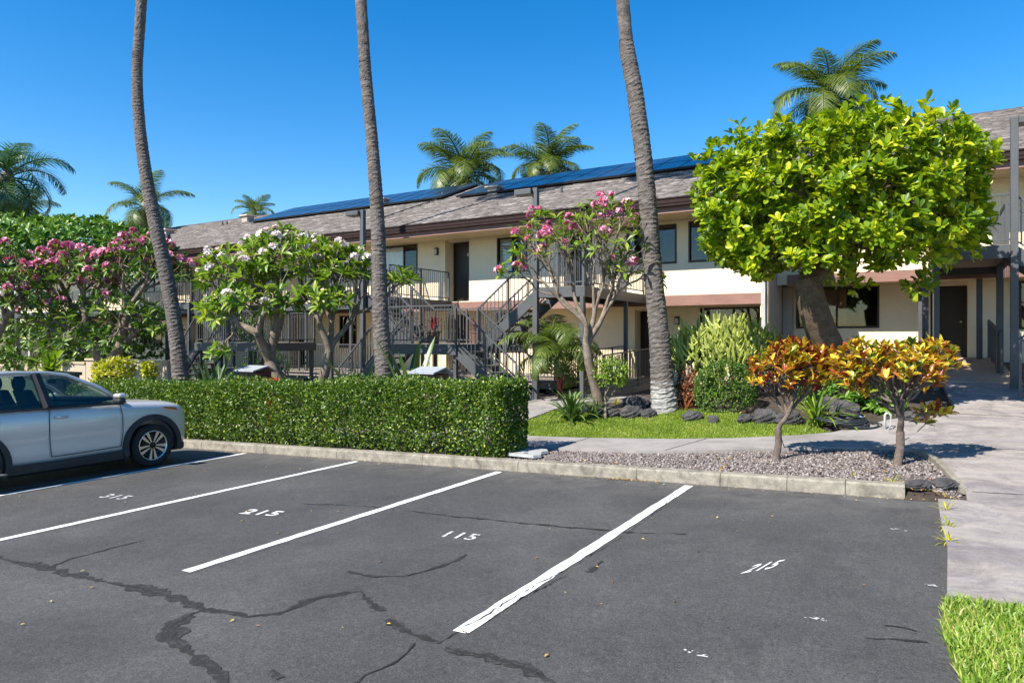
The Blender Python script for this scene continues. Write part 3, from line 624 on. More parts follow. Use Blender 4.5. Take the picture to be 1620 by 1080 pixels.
def shingles(root, u0, u1, vE, zE, vR, s, wid=.30, exp_=.19, name='shingle_courses'):
    sl = math.sqrt(1 + s * s); L = (vR - vE) * sl; nr = int(L / exp_); P0 = []; rn = []
    for r in range(nr):
        x = u0 - R.random() * wid
        while x < u1:
            ww = wid * R.uniform(.55, 1.25); a = max(u0, x); b2 = min(u1, x + ww - .008)
            if b2 - a > .03: P0.append((r, a, b2, R.uniform(-.022, .022), R.uniform(.014, .034))); rn.append(min(1, max(0, R.gauss(.5, .24))))
            x += ww
    A = np.array(P0); r = A[:, 0]; a = A[:, 1]; b2 = A[:, 2]; n = len(A)
    d0 = r * exp_ + A[:, 3]; d1 = (r + 1) * exp_ + .05; th = A[:, 4]; cs = 1 / sl; sn = s / sl
    def pt(x, d, t2): return np.column_stack([x, vE + d * cs - t2 * sn, zE + d * sn + t2 * cs])
    V = np.stack([pt(a, d0, 0*th), pt(b2, d0, 0*th), pt(b2, d0, th), pt(a, d0, th), pt(a, d1, .002 + 0*th), pt(b2, d1, .002 + 0*th)], 1).reshape(-1, 3)
    q = np.array([(0,1,2),(0,2,3),(3,2,5),(3,5,4),(1,5,2),(1,5,5),(0,3,4)]); q = q[[0,1,2,3,4,6]]
    me = np_mesh(name, V, ((np.arange(n) * 6)[:, None, None] + q[None]).reshape(-1, 3), np.repeat(np.array(rn), 6))
    return tag(link(name, me, M['shingle'], root, loc=off(root)), kind='stuff')
SL = .39
def roof(root, u0, u1, vE, zE, vR, vW, soffit_z):
    zR = zE + SL * (vR - vE); th = .10
    mb = MB(); prof = [(vE, zE), (vR, zR), (2*vR - vE, zE), (2*vR - vE, zE - th), (vR, zR - th - .03), (vE, zE - th)]
    vs = [(u, y, z) for u in (u0, u1) for (y, z) in prof]; n = len(prof)
    mb.add(vs, [tuple(range(n)), tuple(reversed(range(n, 2*n)))] + [(i, n+i, n+(i+1) % n, (i+1) % n) for i in range(n)])
    r = mb.build('roof', M['shingle'], root, loc=off(root))
    sh = shingles(root, u0, u1, vE - .03, zE + .004, vR, SL)
    k = MB(); nn = int((u1 - u0) / .3)                      # ridge caps
    for i in range(nn):
        x = u0 + i * .3; z = zR + .01 + R.uniform(0, .012)
        k.add([(x, vR - .16, z - .05), (x + .33, vR - .16, z - .062), (x + .33, vR, z + .03), (x, vR, z + .045), (x + .33, vR + .16, z - .062), (x, vR + .16, z - .05)], [(0, 1, 2, 3), (3, 2, 4, 5)])
    k.build('ridge_cap', M['shingle'], root, loc=off(root))
    g = MB(); g.box((u0, vE - .10, zE - .25), (u1, vE + .02, zE - .015)); g.box((u0, vE - .125, zE - .05), (u1, vE - .10, zE - .02)); g.box((u0, vE - .115, zE - .17), (u1, vE - .10, zE - .12))
    g.build('gutter', M['gutter'], root, loc=off(root))
    f = MB(); f.box((u0 + .05, vE + .03, soffit_z - .02), (u1 - .05, vE + .09, zE - .12)); f.build('fascia_board', M['fascia'], root, loc=off(root))
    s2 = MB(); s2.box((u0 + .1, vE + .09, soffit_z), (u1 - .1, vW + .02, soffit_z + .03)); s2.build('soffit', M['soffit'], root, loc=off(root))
    b = MB()                                               # gable ends
    for uu, e in ((u0 + .5, -.1), (u1 - .5, .1)):
        b.add([(uu, vW, soffit_z), (uu, 2*vR - vW, soffit_z), (uu, vR, zR - .3)], [(0, 1, 2)])
    b.build('gable', M['cream'], root, loc=off(root))
    return zR
GF, BB, BT, UF, SF, ZE, VE, VW = .42, 2.60, 2.90, 2.95, 5.10, 5.50, 18.4, 19.8
def dwall(u): return u
lw = empty('apartment_building', (-24, VW, GF), label='long two-storey cream apartment building with brown gutter and solar panels', cat='building')
UL, UR = -45.0, -3.7
wins_up = [(-17.6, -15.95, 3.86, 5.02, 'half'), (-12.42, -11.34, 3.9, 4.98, 'blind'), (-7.75, -6.3, 3.9, 4.95, 'none'), (-5.85, -4.5, 3.9, 4.98, 'none'), (-20.6, -19.3, 3.9, 5.0, 'none'), (-26.6, -25.2, 3.9, 5.0, 'curtain'), (-33, -31.6, 3.9, 5.0, 'none')]
doors_up = [(-14.66, -13.62, '8202'), (-9.95, -8.95, '8201'), (-22.7, -21.7, None), (-29.4, -28.4, None)]
VWG = VW + 1.2                                             # the ground floor is set back under the upper one
wins_lo = [(-20.95, -20.1, 1.28, 2.5, 'none'), (-13.2, -12.0, 1.2, 2.48, 'none'), (-5.85, -3.98, 1.30, 2.52, 'wood'), (-28.2, -26.7, 1.2, 2.4, 'none'), (-18.3, -17.2, 1.2, 2.48, 'curtain'), (-35, -33.5, 1.2, 2.4, 'none')]
doors_lo = [(-15.5, -14.45, None), (-8.0, -6.95, None), (-24.0, -23.0, None), (-31.1, -30.1, None)]
ops = [(a, b2, c, d) for a, b2, c, d, s in wins_up] + [(a, b2, UF - .02, SF + .05) for a, b2, _ in doors_up]
wall_mb(UL, UR, BB + .02, SF + .3, VW, .2, ops).build('wall', M['cream'], lw, loc=off(lw))
ops = [(a, b2, c, d) for a, b2, c, d, s in wins_lo] + [(a, b2, GF - .05, BB - .06) for a, b2, _ in doors_lo]
wall_mb(UL, UR - .2, -2.6, BB + .1, VWG, .2, ops).build('lower_wall', M['cream'], lw, loc=off(lw))
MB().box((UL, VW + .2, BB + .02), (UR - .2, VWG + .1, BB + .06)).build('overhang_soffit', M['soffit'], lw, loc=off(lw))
MB().box((UR - .2, VW, -2.6), (UR, VW + .2, BB + .02)).build('end_pier', M['cream'], lw, loc=off(lw))
sw2 = MB(); sw2.box((UR - .2, VW + .2, -2.6), (UR, 32.2, ZE)); sw2.box((UL, VW + .2, -2.6), (UL + .2, 32.2, ZE)); sw2.box((UL + .2, 32.0, -2.6), (UR - .2, 32.2, ZE)); sw2.build('side_wall', M['shaded_wall'], lw, loc=off(lw))
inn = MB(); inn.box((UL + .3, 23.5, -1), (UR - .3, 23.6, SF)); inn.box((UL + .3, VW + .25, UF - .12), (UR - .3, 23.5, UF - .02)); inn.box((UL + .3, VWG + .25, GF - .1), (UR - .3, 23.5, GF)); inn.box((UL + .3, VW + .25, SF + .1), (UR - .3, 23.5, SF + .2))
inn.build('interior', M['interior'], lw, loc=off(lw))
for a, b2, c, d, s in wins_up: window(lw, a, b2, c, d, VW, s)
for a, b2, c, d, s in wins_lo: window(lw, a, b2, c, d, VWG, s)
for a, b2, tx in doors_up: door(lw, a, b2, UF, SF - .02, VW + .52, VW, tx)
for a, b2, tx in doors_lo: door(lw, a, b2, GF, BB - .08, VWG + .52, VWG, tx)
segs = [UL + .05] + [UL + 6 * i for i in range(1, 7)] + [UR - .02]
for a, b2 in zip(segs, segs[1:]): MB().box((a, VW - .06, BB), (b2 - .006, VW - .002, BT)).build('floor_band', M['fascia'], lw, loc=off(lw))
ZR = roof(lw, UL - .6, UR + .75, VE, ZE, 26.0, VW, SF)
ds = MB(); ds.box((UR - .16, VW - .12, .2), (UR - .05, VW - .005, SF)); ds.box((UR - .165, VW - .125, 2.0), (UR - .045, VW - .004, 2.06)); ds.build('downspout', M['pipe'], lw, loc=off(lw))
def RF(x, y, vE=VE, zE=ZE, lift=0.0):
    a = (x - CX) / F; b = (HY - y) / F; dv = a * SN + CS
    t = (zE + lift - SL * vE - CAMZ) / (b - SL * dv); return P(x, y, t)
# solar panels: two arrays, one object for each panel
TH = math.atan(SL)
def panel_mesh(wu, wl):
    p = MB(); p.box((0, 0, 0), (wu, wl, .03)); return p.mesh('solar_panel')
PWU, PWL = 1.02, 1.58
pm_me = panel_mesh(PWU - .02, PWL - .02); pm_me.materials.append(M['solar'])
fr_ = MB(); a_, b_ = PWU - .02, PWL - .02
fr_.box((-.001, -.012, -.035), (a_ + .001, .012, .036)); fr_.box((-.001, b_ - .012, -.035), (a_ + .001, b_ + .012, .036)); fr_.box((-.008, .012, -.035), (.010, b_ - .012, .036)); fr_.box((a_ - .010, .012, -.035), (a_ + .008, b_ - .012, .036))
fr_me = fr_.mesh('panel_frame'); fr_me.materials.append(M['black_metal'])
for (u0, u1, d0, rows) in ((-16.3, -4.6, 4.75, 2), (-29.6, -16.9, 5.25, 2)):
    k = int((u1 - u0) / PWU)
    for i in range(k):
        for r in range(rows):
            dd = d0 + r * PWL
            p = link('solar_panel', pm_me, None, lw, loc=Vector((u0 + i * PWU, VE + dd * math.cos(TH) - .14 * math.sin(TH), ZE + dd * math.sin(TH) + .14 * math.cos(TH))) - lw.location, rot=(TH, 0, 0))
            link('panel_frame', fr_me, None, p)
    rl = MB(); 
    for dd in (d0 + .3, d0 + PWL * rows - .3):
        y, z = VE + dd * math.cos(TH) - .07 * math.sin(TH), ZE + dd * math.sin(TH) + .07 * math.cos(TH); rl.bar((u0, y, z), (u0 + k * PWU, y, z), .04, .10)
    rl.build('panel_rail', M['black_metal'], lw, loc=off(lw))
# roof vents, pipes and the cable run
for (x, y, sz) in ((783, 308, .42), (606, 325, .36), (265, 372, .5), (392, 350, .45)):
    p = RF(x, y); vb = MB(); s = sz / 2; vb.box((p.x - s, p.y - s, p.z - .3), (p.x + s, p.y + s, p.z + .24)); o = vb.build('roof_vent', M['vent'], lw, loc=off(lw))
    MB().box((p.x - s * 1.45, p.y - s * 1.45, p.z + .24), (p.x + s * 1.45, p.y + s * 1.45, p.z + .31)).build('vent_cap', M['vent_cap'], o, bevel=.02)
for (x, y) in ((352, 357), (359, 356), (888, 306), (700, 312)):
    p = RF(x, y); MB().tube([p - Vector((0, 0, .1)), p + Vector((0, 0, .22))], .05, 8).build('vent_pipe', M['steel'], lw, loc=off(lw))
cp = [RF(606, 344, lift=.05), RF(640, 332, lift=.05), RF(680, 319, lift=.05), RF(716, 308, lift=.05)]; MB().tube(cp, .022, 6).build('roof_conduit', M['steel'], lw, loc=off(lw))
for a in np.linspace(0, 1, 9):
    p = cp[0].lerp(cp[-1], float(a)); MB().box((p.x - .05, p.y - .05, p.z - .05), (p.x + .05, p.y + .05, p.z + .03)).build('conduit_clip', M['black_metal'], lw, loc=off(lw))

for (u, z, v_) in ((-15.0, 4.75, VW), (-8.75, 4.75, VW), (-16.0, 2.2, VWG), (-6.6, 2.2, VWG)):
    lo_ = MB().box((u - .07, v_ - .10, z - .14), (u + .07, v_ - .002, z + .12)).build('wall_lamp', M['black_metal'], lw, loc=off(lw), bevel=.01); MB().box((u - .05, v_ - .115, z - .11), (u + .05, v_ - .102, z + .06)).build('lamp_lens', M['lamp_glass'], lo_)
# right wing
GR, BBR, BTR, UFR, SFR, ZER, VER, VWR, VWU = 1.10, 3.17, 3.46, 3.52, 5.65, 6.05, 19.8, 22.3, 21.1
rw = empty('apartment_wing', (4, VWR, GR), label='nearer apartment wing at the right with dark door behind the walkway', cat='building')
wr = [(-3.3, -1.18, 2.00, 3.12, 'none'), (2.15, 3.4, 1.95, 3.1, 'wood')]
wru = [(-3.0, -1.6, 4.4, 5.5, 'none'), (2.2, 3.7, 4.4, 5.5, 'curtain'), (6.0, 7.4, 4.4, 5.5, 'none')]
wall_mb(-3.68, 14, -.5, BBR + .1, VWR, .2, [(a, b2, c, d) for a, b2, c, d, s in wr] + [(.12, .98, GR - .05, BBR - .04)]).build('lower_wall', M['cream'], rw, loc=off(rw))
wall_mb(-3.69, 14, BBR + .02, SFR + .3, VWU, .2, [(a, b2, c, d) for a, b2, c, d, s in wru] + [(.2, 1.15, UFR - .02, SFR - .05)]).build('wall', M['cream'], rw, loc=off(rw))
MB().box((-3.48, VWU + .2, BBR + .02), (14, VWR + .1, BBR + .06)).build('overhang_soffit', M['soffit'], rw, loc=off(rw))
s3 = MB(); s3.box((-3.68, VWR + .2, -.5), (-3.48, 33.0, ZER)); s3.box((-3.685, VWU + .2, BBR + .07), (-3.485, VWR + .2, SFR + .2)); s3.box((13.8, VWR + .2, -.5), (14, 33.0, ZER)); s3.box((-3.48, 32.8, -.5), (13.8, 33.0, ZER)); s3.box((-3.68, VWR - .34, -.3), (-3.42, VWR - .002, BBR)); s3.build('side_wall', M['shaded_wall'], rw, loc=off(rw))
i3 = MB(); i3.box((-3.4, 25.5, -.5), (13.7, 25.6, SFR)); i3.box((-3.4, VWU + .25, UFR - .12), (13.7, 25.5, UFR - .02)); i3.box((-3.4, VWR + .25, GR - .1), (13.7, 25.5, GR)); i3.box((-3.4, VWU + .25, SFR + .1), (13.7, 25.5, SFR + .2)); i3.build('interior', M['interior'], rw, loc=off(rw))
for a, b2, c, d, s in wr: window(rw, a, b2, c, d, VWR, s)
for a, b2, c, d, s in wru: window(rw, a, b2, c, d, VWU, s)
door(rw, .12, .98, GR, BBR - .07, VWR + .4, VWR); door(rw, .2, 1.15, UFR, SFR - .07, VWU + .4, VWU)
for a, b2 in ((-3.4, 2.2), (2.2, 8), (8, 13.9)): MB().box((a, VWU - .06, BBR), (b2 - .006, VWU - .002, BTR)).build('floor_band', M['fascia'], rw, loc=off(rw))
roof(rw, -4.1, 14.6, VER, ZER, 27.4, VWU, SFR)
pc = [(-2.4, VWR + .25, 2.0)]
MB().box((-2.6, VWR + .22, 2.0), (-2.0, VWR + .26, 3.10)).build('curtain', M['wood'], rw, loc=off(rw))

# ------------------------------------------------------------------ stairs and railings
def box_mesh(name, w2, d2, hgt, mat):
    me = MB().box((-w2/2, -d2/2, 0), (w2/2, d2/2, hgt)).mesh(name); me.materials.append(mat); return me
BAL = box_mesh('baluster', .016, .016, .86, M['steel'])
def railing(root, p, q, hgt=1.0, posts=(True, True), spacing=.115, pw_=.045):
    p = Vector(p); q = Vector(q); mb = MB(); U = Vector((0, 0, 1))
    mb.bar(p + U * hgt, q + U * hgt, .05, .035); mb.bar(p + U * .10, q + U * .10, .03, .03)
    if posts[0]: mb.bar(p, p + U * (hgt - .018), pw_, pw_, (0, 1, 0))
    if posts[1]: mb.bar(q, q + U * (hgt - .018), pw_, pw_, (0, 1, 0))
    d = q - p; L = Vector((d.x, d.y, 0)).length; nm = int(L / 1.6)
    for i in range(1, nm + 1):
        x = p.lerp(q, i / (nm + 1)); mb.bar(x, x + U * (hgt - .018), .04, .04, (0, 1, 0))
    o = mb.build('railing', M['steel'], root, loc=off(root)); n = int(L / spacing)
    for i in range(1, n):
        x = p.lerp(q, i / n); link('baluster', BAL, None, o, loc=(x.x, x.y, x.z + .105))
    return o
def post(root, u, v, z0, z1, wid=.11, name='post'):
    return MB().box((u - wid/2, v - wid/2, z0), (u + wid/2, v + wid/2, z1)).build(name, M['steel'], root, loc=off(root), bevel=.006)
def lamp_on(po, u, v, z, dx):
    l = MB().box((u + dx * .06, v - .17, z - .16), (u + dx * .55, v + .17, z - .02)).build('lamp_head', M['steel'], po, bevel=.015)
    return l
def flight(root, u0, u1, z0, z1, va, vb, s):
    # from (u0, z0) to (u1, z1) along u
    n = max(3, round(abs(z1 - z0) / .178)); dz = (z1 - z0) / n; du = (u1 - u0) / n
    for i in range(1, n):
        x = u0 + du * i; z = z0 + dz * i; lo = min(x, x - du) if dz > 0 else min(x, x - du)
        a, b2 = sorted((x - du * .08 - (du if dz < 0 else 0) * 1.0, x + du * (1.0 if dz > 0 else 0.08)))
        MB().box((a, va + .05, z - .055), (b2, vb - .05, z)).build('tread', M['tread'], root, loc=off(root), bevel=.006)
    for vv in (va + .025, vb - .025):
        st = MB(); A = Vector((u0, vv, z0 - .16)); B = Vector((u1, vv, z1 - .16)); st.bar(A, B, .05, .27); st.build('stringer', M['steel'], root, loc=off(root))
    for vv in (va + .025, vb - .025): railing(root, (u0, vv, z0), (u1, vv, z1), .98)
def deck(root, a, b2, va, vb, z, beams=True, name='deck'):
    o = MB().box((a, va, z - .09), (b2, vb, z)).build(name, M['tread'], root, loc=off(root))
    if beams:
        B = MB(); e = .06; B.box((a - .002, va - e, z - .27), (b2 + .002, va - .001, z - .012)); B.box((a - e, va - e, z - .268), (a - .003, vb, z - .014)); B.box((b2 + .003, va - e, z - .268), (b2 + e, vb, z - .014))
        B.box((a, vb - .2, z - .26), (b2, vb - .14, z - .092)); B.build('edge_beam', M['steel'], root, loc=off(root))
    return o
def staircase(uc, hw, v0, zu, zm, sides, run, wallv, label, lamp='inner', land=1.3, lampd=-1, lampz=None):
    root = empty('staircase', (uc, v0 + 1.1, h(uc, v0 + 1.1)), label=label, cat='staircase', group='outdoor stairs in front of the apartments')
    vb = v0 + 2.2; deck(root, uc - hw, uc + hw, v0, vb, zm, name='platform')
    for u in (uc - hw + .06, uc + hw - .06):
        for v in (v0 + .1, vb - .1): post(root, u, v, h(u, v) - .2, zm - .26, .1)
    railing(root, (uc - hw, v0 + .02, zm), (uc + hw, v0 + .02, zm)); railing(root, (uc - hw, vb - .02, zm), (uc + hw, vb - .02, zm))
    for s in (-1, 1):
        ue = uc + s * hw
        if s not in sides:
            railing(root, (ue, v0 + .04, zm), (ue, vb - .04, zm)); continue
        u1 = uc + s * (hw + run); u2 = u1 + s * land
        flight(root, ue, u1, zm, h(u1, v0 + .5) + .02, v0, v0 + 1.05, s)
        flight(root, ue, u1, zm, zu, v0 + 1.1, vb, s)
        a, b2 = sorted((u1, u2)); deck(root, a, b2, v0 + 1.06, wallv - .07, zu, name='landing')
        railing(root, (a, v0 + 1.08, zu), (b2, v0 + 1.08, zu)); railing(root, (u2 - s * .03, v0 + 1.1, zu), (u2 - s * .03, wallv - .1, zu)); railing(root, (u1 + s * .03, vb + .02, zu), (u1 + s * .03, wallv - .1, zu))
        lz = lampz or zu + 2.52
        for (u, v, top) in ((u1, v0 + 1.0, lz if lamp == 'inner' else zu - .01), (u2, v0 + 1.0, lz if lamp == 'outer' else zu - .28), (u1, wallv - 1.6, zu - .28), (u2, wallv - 1.6, zu - .28)):
            po = post(root, u, v, h(u, v) - .2, top, .13 if top > zu else .1)
            if top > zu + 1: lamp_on(po, u, v, top, lampd)
    return root
ZM = 1.50
st1 = staircase(-11.45, 1.15, 14.35, UF, ZM, (-1, 1), 1.8, VW, 'grey steel double staircase with potted red plants in the middle of the building')
st2 = staircase(-19.3, 1.6, 14.35, UF, ZM, (-1,), 1.9, VW, 'grey steel staircase behind the leftmost tall palm trunk', lamp='outer')
st3 = staircase(4.55, 1.15, 15.70, UFR, 2.08, (-1,), 1.9, VWU, 'grey steel staircase and landing at the right edge beside the clipped tree', lampz=6.0, lampd=1)
# upper gallery on the left part of the building
gal = empty('gallery', (-26, VW - .8, UF), label='upper gallery with dark railing along the wall behind the white-flowered tree', cat='balcony')
deck(gal, -22.7, -17.6, VW - 1.5, VW - .07, UF); railing(gal, (-22.7, VW - 1.48, UF), (-17.6, VW - 1.48, UF)); railing(gal, (-17.62, VW - 1.46, UF), (-17.62, VW - .1, UF))
for u in (-22.5, -20.0, -17.7): post(gal, u, VW - 1.53, h(u, VW - 1.5) - .2, UF - .28, .1)
shade_gal = empty('gallery', (-34, VW - .8, UF), label='added shade-casting upper gallery with dark railing at the left end of the building behind the pink trees', cat='balcony')  # gallery run on to the left end, added to cast shade on the wall
deck(shade_gal, -44.5, -24.4, VW - 1.5, VW - .07, UF); railing(shade_gal, (-44.5, VW - 1.48, UF), (-24.4, VW - 1.48, UF))
for u in (-44, -40, -36, -32, -28, -25): post(shade_gal, u, VW - 1.53, h(u, VW - 1.5) - .2, UF - .28, .1)
# ground-floor access decks
def access(name, a, b2, va, vb, za, zb, label, rl=True, rr=True):
    r = empty(name, ((a + b2) / 2, va, za - .2), label=label, cat='bridge')
    MB().add([(a, va, za), (b2, va, za), (b2, vb, zb), (a, vb, zb), (a, va, za - .26), (b2, va, za - .26), (b2, vb, zb - .26), (a, vb, zb - .26)], [(0,1,2,3),(7,6,5,4),(0,4,5,1),(1,5,6,2),(2,6,7,3),(3,7,4,0)]).build('deck', M['tread'], r, loc=off(r))
    if rl: railing(r, (a + .03, va + .05, za), (a + .03, vb - .1, zb))
    if rr: railing(r, (b2 - .03, va + .05, za), (b2 - .03, vb - .1, zb))
    for v in (va + .5, vb - .6):
        for u in (a + .1, b2 - .1): post(r, u, v, h(u, v) - .6, lerp(za, zb, (v - va) / (vb - va)) - .25, .12)
    return r
access('footbridge', -8.25, -6.9, 16.0, VWG - .01, .22, .41, 'concrete footbridge with dark railings leading to the ground floor door by the leaning palm')
gd = empty('lower_terrace', (-18, 17.9, GF - .2), label='ground floor terrace with dark railing behind the white-flowered tree', cat='terrace')
MB().box((-24, 17.7, GF - .25), (-9.2, VWG - .005, GF)).build('slab', M['tread'], gd, loc=off(gd)); railing(gd, (-24, 17.75, GF), (-15.6, 17.75, GF)); railing(gd, (-14.0, 17.75, GF), (-9.2, 17.75, GF))
for u in (-23.8, -21, -18.2, -15.5, -12.4, -9.5): post(gd, u, 18.0, h(u, 18) - .4, GF - .25, .16)
# right walkway floor and its rails
er = empty('entry_floor', (.7, 19.5, 1.0), label='tan entry floor with dark side rails before the dark door', cat='floor')
drape('floor_slab', [(-.25, 17.2), (1.62, 17.2), (1.62, VWR - .01), (-.25, VWR - .01)], .062, M['tile'], parent=er, skirt=.3).location = off(er)
MB().box((.09, VWR + .0, GR - .1), (1.0, VWR + .42, GR + .0)).build('threshold', M['tile'], er, loc=off(er))
z18, z21 = h(.2, 17.6) + .07, h(.2, 21.6) + .07
for u in (.02, 1.42):
    railing(er, (u, 17.7 if u < 1 else 18.4, z18), (u, 21.9, z21), .98, spacing=.075)
for u, v in ((.0, 18.6), (-.1, 21.6), (1.42, 18.7), (1.2, 21.5)): post(er, u, v, h(u, v), UFR - .27 if u > .1 else BBR - .0, .13)
# ------------------------------------------------------------------ plants
def bez(p, d, q, n, e=None):
    L = (q - p).length; c1 = p + d * L * .38; c2 = q - (e if e is not None else (q - p).normalized()) * L * .33; out = []
    for i in range(n + 1):
        t = i / n; s = 1 - t; out.append(p * s**3 + c1 * 3*s*s*t + c2 * 3*s*t*t + q * t**3)
    return out
def kmeans(pts, k, rr):
    cs = rr.sample(pts, k)
    for _ in range(6):
        gr = [[] for _ in range(k)]
        for p in pts: gr[min(range(k), key=lambda i: (p - cs[i]).length_squared)].append(p)
        cs = [sum(g, Vector()) / len(g) if g else cs[i] for i, g in enumerate(gr)]
    return [g for g in gr if g]
def grow(mb, start, d, targets, rt, ex, rr, tips, f=.42, up=.15, nseg=4, rp=None, sides=7, jit=.06, k0=None):
    n = len(targets); r0 = rt * n ** ex
    if rp is not None: r0 = min(r0, rp * .92)
    if n == 1:
        q = targets[0]; e = ((q - start).normalized() * .6 + Vector((0, 0, .5)) + Vector((rr.uniform(-.2, .2), rr.uniform(-.2, .2), 0))).normalized()
        pts = bez(start, d, q, nseg, e); mb.tube(pts, [lerp(r0, rt * .85, i / nseg) for i in range(nseg + 1)], max(4, sides - 2)); tips.append((q, (pts[-1] - pts[-2]).normalized())); return
    c = sum(targets, Vector()) / n; ff = f * rr.uniform(.8, 1.2)
    node = start.lerp(c, ff) + Vector((rr.uniform(-1, 1), rr.uniform(-1, 1), rr.uniform(-.6, .6))) * jit * (c - start).length * 2
    e = ((c - start).normalized() + Vector((0, 0, up))).normalized()
    pts = bez(start, d, node, nseg, e); gr = kmeans(targets, k0 if k0 else (2 if n < 5 or rr.random() < .55 else 3), rr)
    r1 = max(rt * len(g) ** ex for g in gr) * 1.06
    mb.tube(pts, [lerp(r0, min(r0, r1), i / nseg) for i in range(nseg + 1)], sides, cap=False)
    ed = (pts[-1] - pts[-2]).normalized()
    for g in gr:
        gc = sum(g, Vector()) / len(g); dd = (ed * .45 + (gc - node).normalized() * .7 + Vector((0, 0, up * .6))).normalized()
        grow(mb, node, dd, g, rt, ex, rr, tips, f, up, nseg, r1, sides, jit)
def ell_targets(lobes, rr, mind=.1, lo=.55, zmin=-1):
    out = []
    for (c, rad, n) in lobes:
        k = 0; tries = 0
        while k < n and tries < n * 40:
            tries += 1; d = Vector((rr.gauss(0, 1), rr.gauss(0, 1), rr.gauss(0, 1))).normalized()
            if d.z < zmin: continue
            s = lo + (1 - lo) * rr.random() ** .6; p = Vector((c[0] + d.x * rad[0] * s, c[1] + d.y * rad[1] * s, c[2] + d.z * rad[2] * s))
            if all((p - q).length > mind for q in out[-160:]): out.append(p); k += 1
    return out
def whorls(tips, per, L, W, spread, droop=.0, jitter=.25, tmpl=T_LEAF, name='leaves', base=.02, bias=0.0, shs=.13):
    pos = []; ax = []; nr = []; ls = []; rn = []
    for (q, d) in tips:
        d = Vector(d).normalized(); x = d.orthogonal().normalized(); y = d.cross(x); a0 = R.random() * 6.28; k = max(3, int(per * R.uniform(.7, 1.3))); sh = R.gauss(bias, shs)
        for i in range(k):
            a = a0 + i * 2.4 + R.uniform(-.2, .2); sp = spread * R.uniform(.55, 1.25); rad = x * math.cos(a) + y * math.sin(a)
            A = (d * math.cos(sp) + rad * math.sin(sp) + Vector((R.uniform(-jitter, jitter), R.uniform(-jitter, jitter), R.uniform(-jitter, jitter) - droop)))
            pos.append(q - d * R.uniform(0, base * 3)); ax.append(A.normalized()); n_ = d - A * 0.5 + Vector((0, 0, .35)); nr.append(n_); ls.append(L * R.uniform(.65, 1.15)); rn.append(min(1, max(0, R.random() * .75 + .12 + sh)))
    ls = np.array(ls)
    return leaf_mesh(name, np.array([tuple(p) for p in pos]), np.array([tuple(a) for a in ax]), np.array([tuple(n_) for n_ in nr]), ls, ls * (W / L), tmpl, np.array(rn))
def flower_mesh(name, n, rad, mat, pet=.05):
    pos = []; ax = []; nr = []; rn = []
    for i in range(n):
        d = Vector((R.gauss(0, 1), R.gauss(0, 1), abs(R.gauss(.5, .8)))).normalized(); c = d * rad * R.uniform(.5, 1); x = d.orthogonal().normalized(); y = d.cross(x); sh = R.random()
        for k in range(5):
            a = k * 1.2566 + i; r_ = x * math.cos(a) + y * math.sin(a); pos.append(tuple(c)); ax.append(tuple(r_ * .85 + d * .45)); nr.append(tuple(d)); rn.append(min(1, max(0, sh + R.uniform(-.15, .15))))
    me = leaf_mesh(name, np.array(pos), np.array(ax), np.array(nr), pet, pet * .7, T_DIAMOND, np.array(rn)); me.materials.append(mat); return me
FL_PINK = [flower_mesh('flower_cluster', 15, .075, M['pink'], .062) for _ in range(3)]
FL_WHITE = [flower_mesh('flower_cluster', 17, .085, M['white_petal'], .066) for _ in range(3)]

def plumeria(name, bases, lobes, label, flowers, nfl, per, rt=.013, seed=1, leafm='plum_leaf', L=.27, group='flowering frangipani trees', ex=.5, leaf_frac=1.0, mind=.2, zmin=-.35, fls=1.0, up=.25, lean=None, f=.40, zw=.8):
    rr = random.Random(seed); root = empty(name, bases[0], label=label, cat='tree', group=group); tips = []; T = ell_targets(lobes, rr, mind, .5, zmin)
    if len(bases) > 1: groups = [[] for _ in bases]
    else: groups = [T]
    if len(bases) > 1:
        for p in T: groups[min(range(len(bases)), key=lambda i: abs((p - bases[i]).dot(Vector((CS, SN, 0)))) + rr.uniform(0, .5))].append(p)
    mb = MB()
    for b_, g in zip(bases, groups):
        c = sum(g, Vector()) / len(g); d0 = (Vector((0, 0, 1)) + (c - b_).normalized() * .2 + (lean or Vector())).normalized()
        r_ = rt * len(g) ** ex; mb.tube([b_ - Vector((0, 0, .25)), b_ + d0 * .02], [r_ * 1.5, r_ * 1.15], 9)
        grow(mb, b_, d0, g, rt, ex, rr, tips, f=f, up=up, sides=8, nseg=5)
    mb.build('trunk', M['plum_bark'], root, smooth=True, loc=off(root))
    lt = [tp for tp in tips if rr.random() < leaf_frac]
    # side shoots keep the crown full
    me = whorls(lt, per, L, L * .31, 1.05, .12, .28, T_LEAF, 'crown'); link('crown', me, M[leafm], root, loc=off(root))
    rr.shuffle(tips); tips.sort(key=lambda tp: -(tp[0].z * zw - tp[0].y * .35 + rr.uniform(0, 2.2)))
    fl = FL_PINK if flowers == 'pink' else FL_WHITE
    for (q, d) in tips[:nfl]:
        s = rr.uniform(.8, 1.35) * fls; link('flower_cluster', rr.choice(fl), None, root, loc=q + d * .07 + Vector((0, 0, .05)) - root.location, rot=(rr.uniform(-.5, .5), rr.uniform(-.5, .5), rr.uniform(0, 6)), scale=(s, s, s))
    return root
def gz(u, v): return Vector((u, v, h(u, v) - .05))
